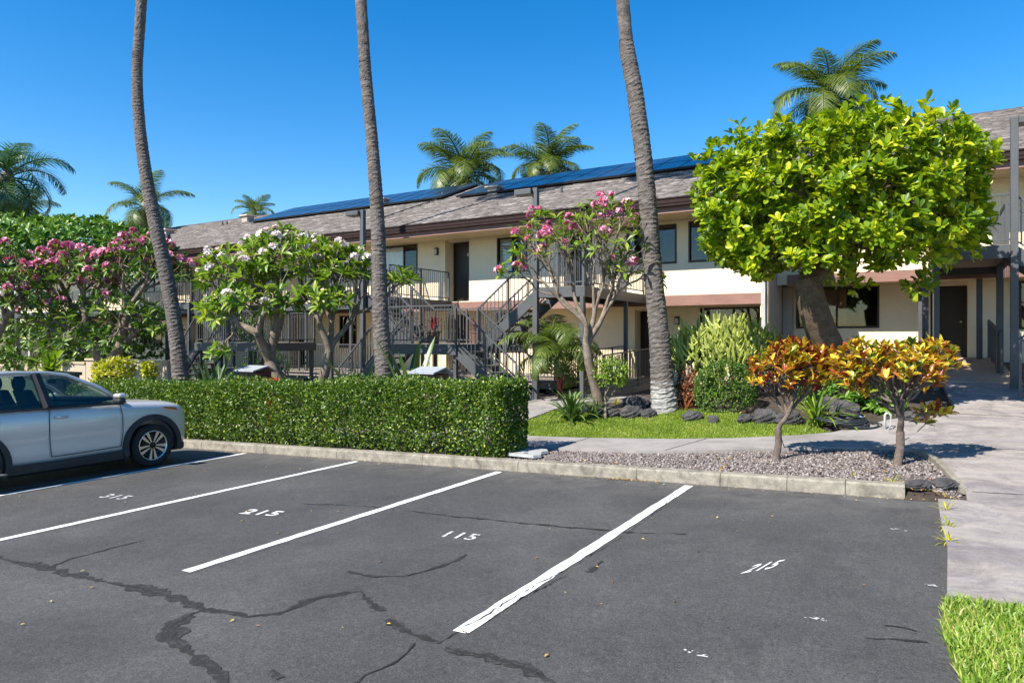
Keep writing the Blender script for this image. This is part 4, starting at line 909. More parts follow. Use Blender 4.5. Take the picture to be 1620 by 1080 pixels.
# white-flowered frangipani in the middle
t0 = 17.0
b1 = P(462, 600, 16.6); b2_ = P(497, 600, 16.6); b1.z = h(b1.x, b1.y) - .05; b2_.z = h(b2_.x, b2_.y) - .05
def lobe(x, y, t, rx, rz, n, ry=None):
    c = P(x, y, t); return ((c.x, c.y, c.z), (rx, ry or rx * .8, rz), n)
plumeria('frangipani_tree', [b1, b2_], [lobe(375, 440, 16.8, 1.1, .75, 62), lobe(455, 415, 16.8, 1.25, .8, 80), lobe(528, 430, 16.6, .95, .70, 54), lobe(400, 480, 16.2, 1.15, .42, 40), lobe(500, 478, 16.2, .9, .38, 30), lobe(335, 500, 16.4, .35, .35, 9), lobe(635, 445, 16.8, .38, .22, 10), lobe(345, 555, 16.0, .25, .15, 4)],
         'gnarled two-stemmed frangipani tree with white flowers behind the hedge', 'white', 62, 8, rt=.0145, seed=4, L=.31, mind=.17)
# pink ones at the left
bA = P(205, 600, 20.5); bA.z = h(bA.x, bA.y) - .05
plumeria('frangipani_tree', [bA], [lobe(120, 440, 20.5, 1.6, .95, 80), lobe(215, 425, 20.5, 1.4, 1.0, 80), lobe(180, 500, 20.3, 1.7, .75, 70), lobe(280, 435, 20.3, .5, .6, 20), lobe(75, 500, 20, .9, .8, 40), lobe(130, 545, 19.6, 1.6, .45, 40), lobe(250, 520, 20, .7, .6, 24)],
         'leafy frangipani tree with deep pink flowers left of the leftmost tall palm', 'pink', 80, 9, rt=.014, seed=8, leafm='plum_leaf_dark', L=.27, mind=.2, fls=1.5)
bL = P(-40, 600, 20.0); bL.z = h(bL.x, bL.y) - .05
plumeria('frangipani_tree', [bL], [lobe(-20, 430, 20, 1.5, 1.0, 70), lobe(25, 470, 19.6, 1.0, 1.0, 55)],
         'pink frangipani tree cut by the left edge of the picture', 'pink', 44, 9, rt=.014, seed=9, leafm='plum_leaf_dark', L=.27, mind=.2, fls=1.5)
# sparse pink one at the centre right
bC = P(950, 640, 14.3)
plumeria('frangipani_tree', [Vector((bC.x, bC.y, h(bC.x, bC.y) - .02))], [lobe(865, 390, 14.3, .75, .75, 46), lobe(950, 380, 14.3, 1.05, .95, 74), lobe(1000, 430, 14.4, .65, .6, 34), lobe(815, 425, 14.1, .4, .45, 12)],
         'sparse frangipani tree with bare grey branches and pink flowers beside the leaning palm', 'pink', 38, 6, rt=.0098, seed=21, leafm='plum_leaf', L=.24, leaf_frac=.62, mind=.16, ex=.5, up=.35, fls=.95, f=.33, zw=.25)

# big clipped tree at the right
def dome_tips(c, rad, n, rr_, lo=.80, amp=.09, zmin=-.75, flat=None, bx=.5, e=3.0):
    out = []; ph = [rr_.uniform(0, 6) for _ in range(6)]
    while len(out) < n:
        d = Vector((rr_.gauss(0, 1), rr_.gauss(0, 1), rr_.gauss(0, 1))).normalized()
        if d.z < zmin: continue
        k = 1 + amp * (math.sin(3 * d.x * 2 + ph[0]) + math.sin(4 * d.z * 2 + ph[1] + d.x * 3) + math.sin(5 * d.y + ph[2])) * .6
        s = k * (lo + (1 - lo) * rr_.random() ** .5)
        m_ = (abs(d.x) ** e + abs(d.y) ** e + abs(d.z) ** e) ** (1 / e); d2 = d / m_ * .5 + d * .5
        d2 = d / m_ * bx + d * (1 - bx)
        p = Vector((c[0] + d2.x * rad[0] * s, c[1] + d2.y * rad[1] * s, c[2] + d2.z * rad[2] * s)); out.append((p, (d + Vector((0, 0, .55)) + Vector((rr_.gauss(0, .3), rr_.gauss(0, .3), rr_.gauss(0, .3)))).normalized()))
    return out
rr = random.Random(31)
bt = P(1376, 575, 13.3); bt.z = h(bt.x, bt.y) - .05
root = empty('clipped_tree', bt, label='large rounded bright green tree with a thick leaning trunk', cat='tree')
top = P(1276, 440, 12.75); cc = P(1318, 328, 13.0)
mb = MB(); pts = bez(bt - Vector((0, 0, .1)), Vector((-.55, -.15, .8)).normalized(), top, 10, Vector((-.15, 0, 1))); mb.tube(pts, [.38, .34, .31, .295, .285, .28, .272, .265, .26, .25, .24], 16, cap=False)
tp_ = []; grow(mb, top - Vector((-.03, 0, .22)), Vector((-.15, 0, 1)).normalized(), ell_targets([((cc.x, cc.y, cc.z), (2.2, 2.0, 1.3), 70)], rr, .25, .6), .022, .56, rr, tp_, f=.38, up=.1, sides=7)
mb.build('trunk', M['tree_bark'], root, smooth=True, loc=off(root))
def clump_tips(c, rad, nc, per, cr, rr_, amp=.06, bx=.85, e=3.6, zmin=-.8, mind=.5):
    cen = []; out = []; tries = 0
    while len(cen) < nc and tries < 6000:
        tries += 1; (p, d), = dome_tips(c, rad, 1, rr_, .86, amp, zmin, bx=bx, e=e)
        if all((p - q).length > mind for q, _ in cen): cen.append((p, (p - Vector(c)).normalized()))
    for p, d in cen:
        r0 = cr * rr_.uniform(.7, 1.25)
        for i in range(int(per * rr_.uniform(.7, 1.2))):
            e_ = (d * .9 + Vector((rr_.gauss(0, .6), rr_.gauss(0, .6), rr_.gauss(.15, .6)))).normalized(); out.append((p + e_ * r0 * rr_.uniform(.45, 1.05), (e_ + Vector((0, 0, .6))).normalized()))
    return out
wt = clump_tips(cc, (2.16, 1.7, 1.12), 98, 23, .40, rr, amp=.03, mind=.44, zmin=-.74) + dome_tips(cc, (1.95, 1.5, 1.05), 950, rr, .35, .1, -.72, bx=.8)
wt += clump_tips(P(1235, 400, 12.8), (.95, .9, .55), 9, 14, .34, rr, mind=.4) + clump_tips(P(1425, 418, 12.5), (.8, .8, .42), 7, 12, .32, rr, mind=.4)
wt += [(p + Vector((rr.gauss(0, .1), 0, rr.uniform(0, .34))), Vector((rr.gauss(0, .2), rr.gauss(0, .2), 1))) for p, d in dome_tips(cc, (2.38, 2.2, 1.30), 170, rr, .97, .03, .5, bx=.85, e=3.6)]
wt += [(P(x, y, 12.2), Vector((0, -.3, .6))) for x, y in ((1572, 242), (1560, 228), (1545, 250), (1470, 455), (1476, 440), (1466, 430), (1340, 450), (1180, 425), (1200, 440))]
me = whorls(wt, 8, .19, .090, .95, .0, .25, T_OBOV, 'crown'); link('crown', me, M['big_leaf'], root, loc=off(root))

# croton trees
def croton(base, lobes, label, seed, rt=.0052, zb=.0, bias=-.06):
    rr = random.Random(seed); root = empty('croton_tree', base, label=label, cat='shrub', group='two croton trees in the gravel strip'); tips = []; mb = MB(); T = ell_targets(lobes, rr, .075, .6, -.3)
    n = len(T); k = .0042 * n ** .48; fork = base + Vector((rr.uniform(.02, .05), 0, .40 + zb))
    mb.tube([base - Vector((0, 0, .08)), base + Vector((0, 0, .03)), base.lerp(fork, .5) + Vector((.015, 0, 0)), fork], [k * 1.5, k * 1.12, k * 1.0, k * .96], 9, cap=False)
    grow(mb, fork, Vector((0, 0, 1)), T, rt, .48, rr, tips, f=.20, up=.12, sides=6, nseg=4, jit=.04, rp=k * .9, k0=6)
    mb.build('trunk', M['croton_bark'], root, smooth=True, loc=off(root))
    inner = [(q - Vector((0, 0, rr.uniform(.04, .16))) + Vector((rr.gauss(0, .06), rr.gauss(0, .06), 0)), (d + Vector((rr.gauss(0, .3), rr.gauss(0, .3), .3))).normalized()) for q, d in tips if rr.random() < .35]
    me = whorls([(q, (d + Vector((0, 0, .35))).normalized()) for q, d in tips] + inner, 9, .135, .052, .85, 0, .25, T_LEAF, 'crown', bias=bias, shs=.22); link('crown', me, M['croton_leaf'], root, loc=off(root)); return root
c1 = G(1228, 726); c2 = G(1420, 735)
def clobe(x, y, base, rx, rz, n): 
    t = (Vector((base.x, base.y, 0))).dot(Vector((-SN, CS, 0))); c = P(x, y, t); return ((c.x, c.y, c.z), (rx, rx * .85, rz), n)
croton(c1, [clobe(1232, 594, c1, .38, .44, 62), clobe(1292, 590, c1, .30, .38, 42), clobe(1262, 570, c1, .36, .24, 34)], 'croton tree with orange and red leaves, the left one of the two', 51)
croton(c2, [clobe(1410, 592, c2, .60, .38, 92), clobe(1462, 566, c2, .34, .24, 34), clobe(1362, 582, c2, .34, .34, 40), clobe(1475, 655, c2, .20, .12, 9)], 'croton tree with yellow leaves and a wide flat crown, the right one of the two', 52, rt=.0058, zb=.02, bias=.08)

# hedge
def hedge():
    u0, u1 = -17.5, -5.32; v0, v1 = KV + .28, KV + 1.12; H = 1.16
    root = empty('hedge', ((u0 + u1) / 2, (v0 + v1) / 2, h(-11, 9)), label='long clipped green hedge along the kerb behind the parking bays', cat='hedge')
    def gbase(u): return np.vectorize(base_h)(u) + .08
    def wob(u, k): return .06 * np.sin(u * 1.7 + k) + .05 * np.sin(u * 4.1 + 2 * k) + .035 * np.sin(u * 9.7 + k)
    P_ = []; N_ = []
    def surf(n, kind, depth):
        u = rng.uniform(u0, u1, n); dp = rng.random(n) ** 1.6 * depth
        if kind == 'front':
            z = rng.random(n) ** .85 * H; p = np.column_stack([u, v0 + dp + wob(u, 1) * .8 + .05 * np.sin(z * 7 + u * 3), gbase(u) + z]); nn = np.tile([0, -1, .25], (n, 1))
        elif kind == 'back':
            z = rng.random(n) * H; p = np.column_stack([u, v1 - dp + wob(u, 2) * .8, gbase(u) + z]); nn = np.tile([0, 1, .25], (n, 1))
        elif kind == 'top':
            v = rng.uniform(v0, v1, n); p = np.column_stack([u, v, gbase(u) + H - dp + wob(u, 3) * .7 + .03 * np.sin(v * 9 + u * 4)]); nn = np.tile([0, -.2, 1], (n, 1))
        else:
            v = rng.uniform(v0, v1, n); z = rng.random(n) ** .85 * H; uu = (u1 if kind == 'right' else u0) + (-dp if kind == 'right' else dp) + .05 * np.sin(z * 6 + v * 5); p = np.column_stack([uu, v, gbase(uu) + z]); nn = np.tile([1 if kind == 'right' else -1, 0, .25], (n, 1))
        P_.append(p); N_.append(nn)
    surf(36000, 'front', .20); surf(22000, 'top', .20); surf(5000, 'right', .22); surf(6000, 'back', .25); surf(900, 'left', .2); surf(15000, 'front', .75); surf(14000, 'back', .6)
    p = np.vstack(P_); nn = np.vstack(N_); n = len(p); zr = p[:, 2] - gbase(p[:, 0])
    gb_ = gbase(p[:, 0]); r_ = .20                           # rounded shoulders
    def rnd_(A, B):
        a_ = np.maximum(0, r_ - A); b_ = np.maximum(0, r_ - B); dd = np.hypot(a_, b_); f_ = np.where((a_ > 0) & (b_ > 0) & (dd > r_), r_ / np.maximum(dd, 1e-6), 1.0); return np.where(a_ > 0, r_ - a_ * f_, A), np.where(b_ > 0, r_ - b_ * f_, B)
    T_, F_ = H - (p[:, 2] - gb_), p[:, 1] - v0; E_ = u1 - p[:, 0]; B_ = v1 - p[:, 1]
    T_, F_ = rnd_(T_, F_); T_, E_ = rnd_(T_, E_); F_, E_ = rnd_(F_, E_); p = np.column_stack([u1 - E_, v0 + F_, gb_ + H - T_]); B_ = v1 - p[:, 1]; B_, E_ = rnd_(B_, u1 - p[:, 0]); p[:, 1] = v1 - B_; p[:, 0] = u1 - E_
    sp_ = (zr > H - .15) & (rng.random(n) < .05); p[:, 2] += sp_ * rng.uniform(.02, .10, n)
    clump = np.sin(p[:, 0] * 9 + p[:, 2] * 7) * np.sin(p[:, 2] * 11 - p[:, 0] * 3) * .5 + np.sin(p[:, 0] * 3.1) * .3
    keep = (rng.random(n) < np.clip(.5 + zr / .4, 0, 1)) & (rng.random(n) < .86 + clump * .3)
    p = p[keep]; nn = nn[keep]; n = len(p)
    ax = nn * .8 + rng.normal(0, .65, (n, 3)) + np.array([0, 0, .25]); nr = nn + rng.normal(0, .55, (n, 3)) + np.array([0, 0, .3])
    L = rng.uniform(.032, .062, n); r_ = np.clip(rng.normal(.42, .22, n) + (rng.random(n) < .06) * .4, 0, 1)
    link('foliage', leaf_mesh('foliage', p, ax, nr, L, L * .62, T_FOLD, r_), M['hedge_leaf'], root, loc=off(root))
    st = MB()
    for i in range(210):
        u = R.uniform(u0 + .1, u1 - .08); v = R.uniform(v0 + .12, v1 - .1); z = base_h(u) + .03; q = Vector((u + R.uniform(-.25, .25), v + R.uniform(-.2, .2), z + R.uniform(.7, 1.12)))
        st.tube([Vector((u, v, z)), Vector((u, v, z)).lerp(q, .5) + Vector((R.uniform(-.06, .06), R.uniform(-.06, .06), 0)), q], [.013, .009, .004], 5)
    st.build('stems', M['twig'], root, loc=off(root))
    return root
hedge()

# tall palm trunks (crowns stand above the frame)
def frond_mesh(name, L, n, leafL, droop, mat, twist=.3, wid=.032, vee=.5, seed=0, arch=1.0):
    rr_ = random.Random(seed); pts = []; a0 = .62 * arch
    x = y = 0.0; ang = a0; step = L / 24
    for i in range(25):
        pts.append(Vector((x, 0, y))); x += math.cos(ang) * step; y += math.sin(ang) * step; ang -= droop * (.5 + i / 24 * 1.1) / 24 * 1.6
    pos = []; ax = []; nr = []; ls = []
    for i in range(n):
        t = .14 + .86 * (i / (n - 1)); k = t * 24; i0 = min(23, int(k)); p = pts[i0].lerp(pts[i0 + 1], k - i0); d = (pts[i0 + 1] - pts[i0]).normalized(); upv = Vector((-d.z, 0, d.x))
        ll = leafL * (math.sin(math.pi * min(1, .22 + t * .74)) ** .7) * rr_.uniform(.85, 1.1)
        for s in (-1, 1):
            A = d * .55 + Vector((0, s, 0)) * .85 + upv * (vee * (1 - t) - .1) + Vector((rr_.uniform(-.12, .12), rr_.uniform(-.12, .12), rr_.uniform(-.5, -.05)))
            pos.append(tuple(p)); ax.append(tuple(A)); nr.append((upv.x, s * .25, upv.z)); ls.append(ll)
    V1 = leaf_mesh(name, np.array(pos), np.array(ax), np.array(nr), np.array(ls), wid, (np.array([(-.3,0,0),(.3,0,0),(.5,.4,.02),(.35,.75,-.08),(0,1,-.26),(-.35,.75,-.08),(-.5,.4,.02)], float), np.array([(0,1,2,6),(6,2,3,5),(5,3,4,4)])), np.clip(rng.normal(.45, .2, len(pos)), 0, 1))
    bm = bmesh.new(); bm.from_mesh(V1); bpy.data.meshes.remove(V1)
    q = MB().tube(pts, [lerp(.045, .007, i / 24) * L / 3 for i in range(25)], 5); me2 = q.mesh('rachis'); bm.from_mesh(me2); bpy.data.meshes.remove(me2)
    me = bpy.data.meshes.new(name); bm.to_mesh(me); bm.free(); me.materials.append(mat); return me
FR = [frond_mesh('frond', 3.2, 95, 1.0, d, M['palm_leaf'], seed=i, arch=a) for i, (d, a) in enumerate(((.9, 1.0), (1.5, 1.0), (2.0, .9)))]
FRQ = [frond_mesh('frond', 3.0, 70, .95, d, M['queen_leaf'], seed=i + 9, arch=a, vee=.9) for i, (d, a) in enumerate(((1.2, 1.1), (1.8, 1.0), (2.3, .9)))]
FRD = [frond_mesh('dry_frond', 2.2, 40, .6, 2.2, M['dry_frond'], seed=77, arch=.2)]
def crown(root, top, n, meshes, s, seed, lo=-.5, hi=1.25, dry=2, dirs=None):
    rr_ = random.Random(seed)
    for i in range(n):
        az = i * 2.39996 + rr_.uniform(-.2, .2); f = i / max(1, n - 1); el = lerp(hi, lo, f ** .9) + rr_.uniform(-.12, .12); m_ = meshes[0] if f < .35 else (meshes[1] if f < .7 else meshes[2]); k = s * rr_.uniform(.85, 1.1)
        link('frond', m_, None, root, loc=top - root.location + Vector((0, 0, .1)), rot=Euler((rr_.uniform(-.3, .3), -(el - .45), az), 'XYZ'), scale=(k, k, k))
    for i in range(dry):
        az = rr_.uniform(0, 6.28); link('dry_frond', FRD[0], None, root, loc=top - root.location - Vector((0, 0, .1)), rot=Euler((0, 1.15, az), 'XYZ'), scale=(s, s, s))
def far_palm(x, y, t, spread, label, seed, meshes=FR, n=20, lo=-.5, hi=1.25, tr=.16, lean=(0, 0), nuts=False, dry=1, crownshaft=False):
    top = P(x, y, t); zb = h(top.x, top.y) - .3; b_ = Vector((top.x + lean[0], top.y + lean[1], zb)); root = empty('palm_tree', b_, label=label, cat='palm tree', group='palm trees beyond the building')
    mb = MB(); pts = bez(b_, Vector((0, 0, 1)), top, 14, Vector((-lean[0] * .1, 0, 1)).normalized()); mb.tube(pts, [tr * lerp(1.35, .85, min(1, i / 14)) * (1.4 if i == 0 else 1) for i in range(15)], 10); mb.build('trunk', M['far_bark'], root, smooth=True, loc=off(root))
    MB().lathe([(tr * .9, -.5), (tr * 1.25, -.2), (tr * 1.3, .1), (tr * .6, .45), (.02, .6)], 10, 'z', top).build('crown_base', M['far_bark'], root, smooth=True, loc=off(root))
    crown(root, top, n, meshes, spread / 3.0, seed, lo, hi, dry)
    if nuts:
        rr_ = random.Random(seed)
        for i in range(7):
            a = rr_.uniform(0, 6.28); c = top + Vector((math.cos(a) * .3, math.sin(a) * .3, -.35 - rr_.uniform(0, .3))); MB().lathe([(.02, -.17), (.10, -.1), (.13, 0), (.1, .1), (.02, .16)], 8, 'z', c).build('coconut', M['dry_frond'], root, smooth=True, loc=off(root))
    return root
far_palm(735, 285, 41, 3.4, 'coconut palm rising behind the roof beside the middle of the solar panels', 3, n=24, lo=-.15, hi=1.3)
far_palm(868, 272, 45, 3.3, 'coconut palm behind the roof nearest the leaning palm trunk', 5, n=24, lo=-.2, hi=1.3)
far_palm(1310, 158, 30, 2.85, 'coconut palm with yellow fruit stalks above the clipped tree', 7, n=28, lo=-.6, hi=1.3, nuts=True)
far_palm(12, 285, 30, 2.9, 'blue-green feathery palm at the left edge with the thickest trunk', 9, FRQ, n=22, lo=-.75, hi=1.1, tr=.22, crownshaft=True)
far_palm(36, 335, 46, 2.3, 'small palm with slanting trunk low between the left edge palm and the roof', 11, n=14, lo=-.5, hi=.9, lean=(-1.0, 0))
far_palm(230, 332, 42, 2.8, 'palm crown seen on both sides of the leftmost tall trunk', 13, n=15, lo=-.55, hi=1.2)
far_palm(402, 340, 62, 2.3, 'small distant palm tuft above the left part of the roof', 15, n=14, lo=.1, hi=1.3)

def tall_palm(px, t, label, seed, ground, lean_end, top_z=21.0, wash=False):
    # px: list of (x, y, width px) along the trunk from the base up, all at about depth t
    pts = [P(x, y, t) for x, y, w_ in px]; wd = [w_ / F * t / 2 for x, y, w_ in px]; b_ = pts[0].copy(); b_.z = h(b_.x, b_.y) - .08
    if ground: pts[0] = b_
    else: pts.insert(0, b_ + (Vector((pts[0].x - b_.x, pts[0].y - b_.y, 0)))); wd.insert(0, wd[0] * 1.25)
    root = empty('palm_tree', pts[0], label=label, cat='palm tree', group='tall palm trunks in front of the building')
    d = (pts[-1] - pts[-2]).normalized(); last = pts[-1] + d * ((top_z - pts[-1].z) / max(.2, d.z)); pts.append(last); wd.append(wd[-1] * .8)
    # resample
    cum = [0]; 
    for a, b3 in zip(pts, pts[1:]): cum.append(cum[-1] + (b3 - a).length)
    N = int(cum[-1] / .030); line = []; rad = []; rr_ = random.Random(seed)
    def at(s):
        for i in range(len(pts) - 1):
            if s <= cum[i + 1] or i == len(pts) - 2:
                f = (s - cum[i]) / (cum[i + 1] - cum[i]); p0 = pts[max(0, i - 1)]; p1 = pts[i]; p2 = pts[i + 1]; p3 = pts[min(len(pts) - 1, i + 2)]
                q = .5 * ((2 * p1) + (p2 - p0) * f + (2 * p0 - 5 * p1 + 4 * p2 - p3) * f * f + (3 * p1 - p0 - 3 * p2 + p3) * f ** 3); return q, lerp(wd[i], wd[i + 1], f)
    n = 22; V = []; Fq = []; ph = 0.0; rot = 0; nz = [[rr_.uniform(-1, 1) for _ in range(n)] for _ in range(N + 1)]
    ring = 0
    for i in range(N + 1):
        s = cum[-1] * i / N; p, r_ = at(s); q2, _ = at(min(cum[-1], s + .05)); dd = (q2 - p).normalized() if (q2 - p).length > 1e-6 else d
        x = dd.cross(Vector((.2, .9, .1))).normalized(); y = dd.cross(x)
        for k in range(n):
            a = 2 * math.pi * k / n
            # leaf-scar rings: slanted, uneven steps
            phs = (s + .035 * math.sin(a + 1.7 * math.sin(s * 1.3)) + .012 * math.sin(3 * a + s * 4)) / .095 + .8 * math.sin(s * 2.1 + seed) + .45 * math.sin(s * 5.3); fr_ = phs - math.floor(phs)
            step = (.5 - fr_) * .075 * (.6 + .4 * math.sin(2 * a + s * 7)) + (.03 if fr_ < .18 else 0) * rr_.uniform(.3, 1)
            rr2 = r_ * (1 + step * 1.1 + .03 * nz[i][k] + .018 * math.sin(5 * a + s * 2.3) * math.sin(s * 3.1 + a)); V.append(p + (x * math.cos(a) + y * math.sin(a)) * rr2)
    for i in range(N):
        for k in range(n):
            k2 = (k + 1) % n; Fq.append((i*n+k, i*n+k2, (i+1)*n+k2, (i+1)*n+k))
    mb = MB().add(V, Fq); o = mb.build('trunk', M['palm_bark'], root, smooth=False, loc=off(root))
    if wash:
        me = o.data; me.materials.append(M['whitewash']); zl = pts[0].z
        for pl_ in me.polygons:
            if pl_.center.z < zl + .62 + .10 * math.sin(pl_.index * .37): pl_.material_index = 1
    crown(root, pts[-1], 18, FR, 1.05, seed, -.4, 1.2, 2)
    return root
tall_palm([(1052, 668, 45), (1050, 630, 41), (1047, 590, 35.5), (1042, 520, 31), (1034, 440, 28.5), (1027, 350, 27.5), (1018, 250, 27), (1005, 150, 26), (991, 70, 23.5), (985, 0, 20.5)], 14.1, 'tall leaning palm trunk with whitewashed base on the lawn', 61, True, None, wash=True)
tall_palm([(609, 640, 34), (608, 590, 29.5), (603, 520, 26), (600, 430, 23.5), (597, 340, 21.5), (589, 230, 19), (578, 110, 18.5), (571, 0, 18)], 15.4, 'tall palm trunk rising behind the hedge in front of the double staircase', 62, False, None)
tall_palm([(287, 630, 29), (285, 590, 25), (276, 510, 22.5), (264, 440, 21.5), (249, 370, 20.5), (233, 290, 19), (221, 200, 17), (217, 110, 16), (224, 0, 15.5)], 18.6, 'tall curved palm trunk behind the hedge near the parked car', 63, False, None)
# ------------------------------------------------------------------ smaller plants
def dome_shrub(name, c, rad, nt, per, L, W, mat, label, trunk=None, bm_='twig', cat='shrub', seed=1, lo=.75, group=None, tm=T_FOLD, base=None, amp=.08, stems=0, zmin=-.9, spread=.95):
    rr_ = random.Random(seed); b_ = base or Vector((c.x, c.y, h(c.x, c.y))); root = empty(name, b_, label=label, cat=cat, group=group); mb = MB()
    if stems:
        T = ell_targets([((c.x, c.y, c.z), (rad[0] * .85, rad[1] * .85, rad[2] * .8), stems)], rr_, .05, .5); tp = []
        grow(mb, b_ - Vector((0, 0, .05)), Vector((0, 0, 1)), T, trunk or .008, .5, rr_, tp, f=.4, sides=6, nseg=3); mb.build('trunk', M[bm_], root, smooth=True, loc=off(root))
    tips = dome_tips(c, rad, nt, rr_, lo, amp, zmin); tips = [(p, d) for p, d in tips if p.z > h(p.x, p.y) + .02] if nt < 20000 else tips
    link('crown', whorls(tips, per, L, W, spread, 0, .3, tm, 'crown'), M[mat], root, loc=off(root)); return root
c = P(100, 400, 26.5); dome_shrub('broadleaf_tree', c, (4.2, 2.8, 1.25), 1100, 8, .30, .12, 'back_leaf', 'broad dark green leafy tree behind the pink frangipani at the left', trunk=.03, bm_='tree_bark', cat='tree', seed=3, lo=.7, tm=T_LEAF, amp=.14, stems=40, zmin=-.5)
c = P(1147, 617, 13.7); dome_shrub('ball_bush', c, (.60, .60, .60), 2600, 5, .038, .022, 'ball_leaf', 'round clipped dark green bush right of the whitewashed palm', stems=40, seed=4, lo=.86, amp=.03, base=Vector((c.x, c.y, h(c.x, c.y))))
c = P(1088, 618, 14.3); dome_shrub('rusty_shrub', c, (.28, .26, .50), 420, 5, .06, .03, 'red_leaf', 'rusty brown dying shrub between the whitewashed palm and the round bush', stems=24, seed=5, lo=.3)
c = P(968, 588, 13.9); dome_shrub('topiary_shrub', c, (.38, .34, .34), 430, 5, .055, .03, 'plum_leaf', 'small loose shrub on a thin pale stem before the footbridge', trunk=.006, bm_='plum_bark', stems=34, seed=6, lo=.35, base=Vector((P(958, 640, 13.9).x, P(958, 640, 13.9).y, h(-5.6, 13))))
c = P(180, 592, 17.6); dome_shrub('gold_shrub', c, (.52, .45, .42), 260, 6, .13, .05, 'yellow_leaf', 'yellow-green bushy shrub behind the hedge next to the pink frangipani trunk', stems=20, seed=7, lo=.5, tm=T_LEAF)
c = P(237, 588, 17.6); dome_shrub('gold_shrub', c, (.18, .18, .28), 60, 6, .13, .05, 'yellow_leaf', 'narrow yellow shrub at the foot of the left stairs', stems=8, seed=8, lo=.4, tm=T_LEAF)
c = P(425, 575, 17.2); dome_shrub('flowering_shrub', c, (.7, .5, .5), 130, 5, .07, .035, 'plum_leaf', 'thin twiggy shrub beside the brown box under the white-flowered tree', stems=40, seed=9, lo=.3)
c = P(323, 522, 21.5); dome_shrub('pot_shrub', Vector((c.x, 15.2, c.z)), (.55, .45, .55), 220, 5, .085, .045, 'plum_leaf_dark', 'bushy potted shrub on the left stair platform', stems=20, seed=12, lo=.3, base=Vector((c.x, 15.2, ZM)))
c = P(1330, 640, 13.2); dome_shrub('dark_groundcover', Vector((c.x, c.y, h(c.x, c.y) + .2)), (.8, .5, .28), 120, 6, .17, .06, 'back_leaf', 'low dark green plants under the clipped tree', stems=0, seed=13, lo=.3, tm=T_LEAF)
c = P(1390, 640, 12.6); dome_shrub('dark_groundcover', Vector((c.x, c.y, h(c.x, c.y) + .18)), (.45, .35, .28), 60, 6, .17, .06, 'back_leaf', 'low leafy plant behind the white standpipe', stems=0, seed=14, lo=.3, tm=T_LEAF)
for i, (x, y, t_, rx, lab) in enumerate(((30, 548, 26.5, 1.6, 'dark leafy shrub above the garden wall at the left edge'), (120, 545, 25.5, 1.5, "dark leafy shrub above the garden wall behind the bird's-nest fern"), (195, 540, 25.5, 1.4, 'dark leafy shrub in the shade behind the pink frangipani trunk'))):
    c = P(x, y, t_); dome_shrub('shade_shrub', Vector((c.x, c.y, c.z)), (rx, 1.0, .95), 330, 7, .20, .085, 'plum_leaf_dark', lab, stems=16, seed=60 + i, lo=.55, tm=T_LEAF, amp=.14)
# candelabra spurge: many upright fleshy stems
def spurge():
    rr_ = random.Random(17); b_ = P(1148, 620, 14.9); b_.z = h(b_.x, b_.y); root = empty('spurge_shrub', b_, label='dense yellow-green candelabra cactus-like shrub behind the round bush', cat='shrub')
    up_ = MB(); lo_ = MB()
    def stem(mb, p, d, L, r_):
        n = 5; pts = []; cur = p.copy(); dd = d.copy()
        for i in range(n + 1):
            pts.append(cur.copy()); dd = (dd + Vector((rr_.gauss(0, .06), rr_.gauss(0, .06), .10))).normalized(); cur = cur + dd * L / n
        rad = [r_ * (.8 + .35 * (i % 2)) * (1 if i < n else .55) for i in range(n + 1)]; mb.tube(pts, rad, 4); return pts
    for i in range(760):
        a = rr_.uniform(0, 6.28); s = math.sqrt(rr_.random()); x = math.cos(a) * s * 1.3; y = math.sin(a) * s * .8
        zt = 1.55 * math.sqrt(max(.08, 1 - (s * .80) ** 2)) * rr_.uniform(.82, 1.1); p = Vector((b_.x + x * CS - y * SN, b_.y + x * SN + y * CS, b_.z + max(.1, zt - rr_.uniform(.1, .5))))
        d = Vector((x * .5, y * .5, 1)).normalized() + Vector((rr_.gauss(0, .3), rr_.gauss(0, .3), 0)); pts = stem(up_ if rr_.random() < .72 else lo_, p, d.normalized(), rr_.uniform(.22, .5), rr_.uniform(.022, .033))
        for k in range(rr_.choice((0, 1, 1, 2))):
            q = pts[rr_.randint(1, 3)]; stem(up_, q, (d * .4 + Vector((rr_.gauss(0, 1), rr_.gauss(0, 1), .3))).normalized(), rr_.uniform(.10, .24), .02)
    for i in range(26):
        a = rr_.uniform(0, 6.28); s = rr_.random(); stem(lo_, Vector((b_.x + math.cos(a) * s * .5, b_.y + math.sin(a) * s * .4, b_.z - .05)), Vector((math.cos(a) * .6, math.sin(a) * .4, 1)).normalized(), rr_.uniform(.9, 1.3), .045)
    up_.build('young_stems', M['euphorbia'], root, loc=off(root)); lo_.build('old_stems', M['euphorbia_low'], root, loc=off(root))
    # long arms at the right
    ar = MB()
    for (x, y) in ((1218, 545), (1225, 535), (1205, 550), (1212, 530)): stem(ar, P(x - 28, y + 8, 14.6), Vector((.8, .2, .25)).normalized(), .5, .03)
    ar.build('long_arms', M['euphorbia'], root, loc=off(root))
spurge()
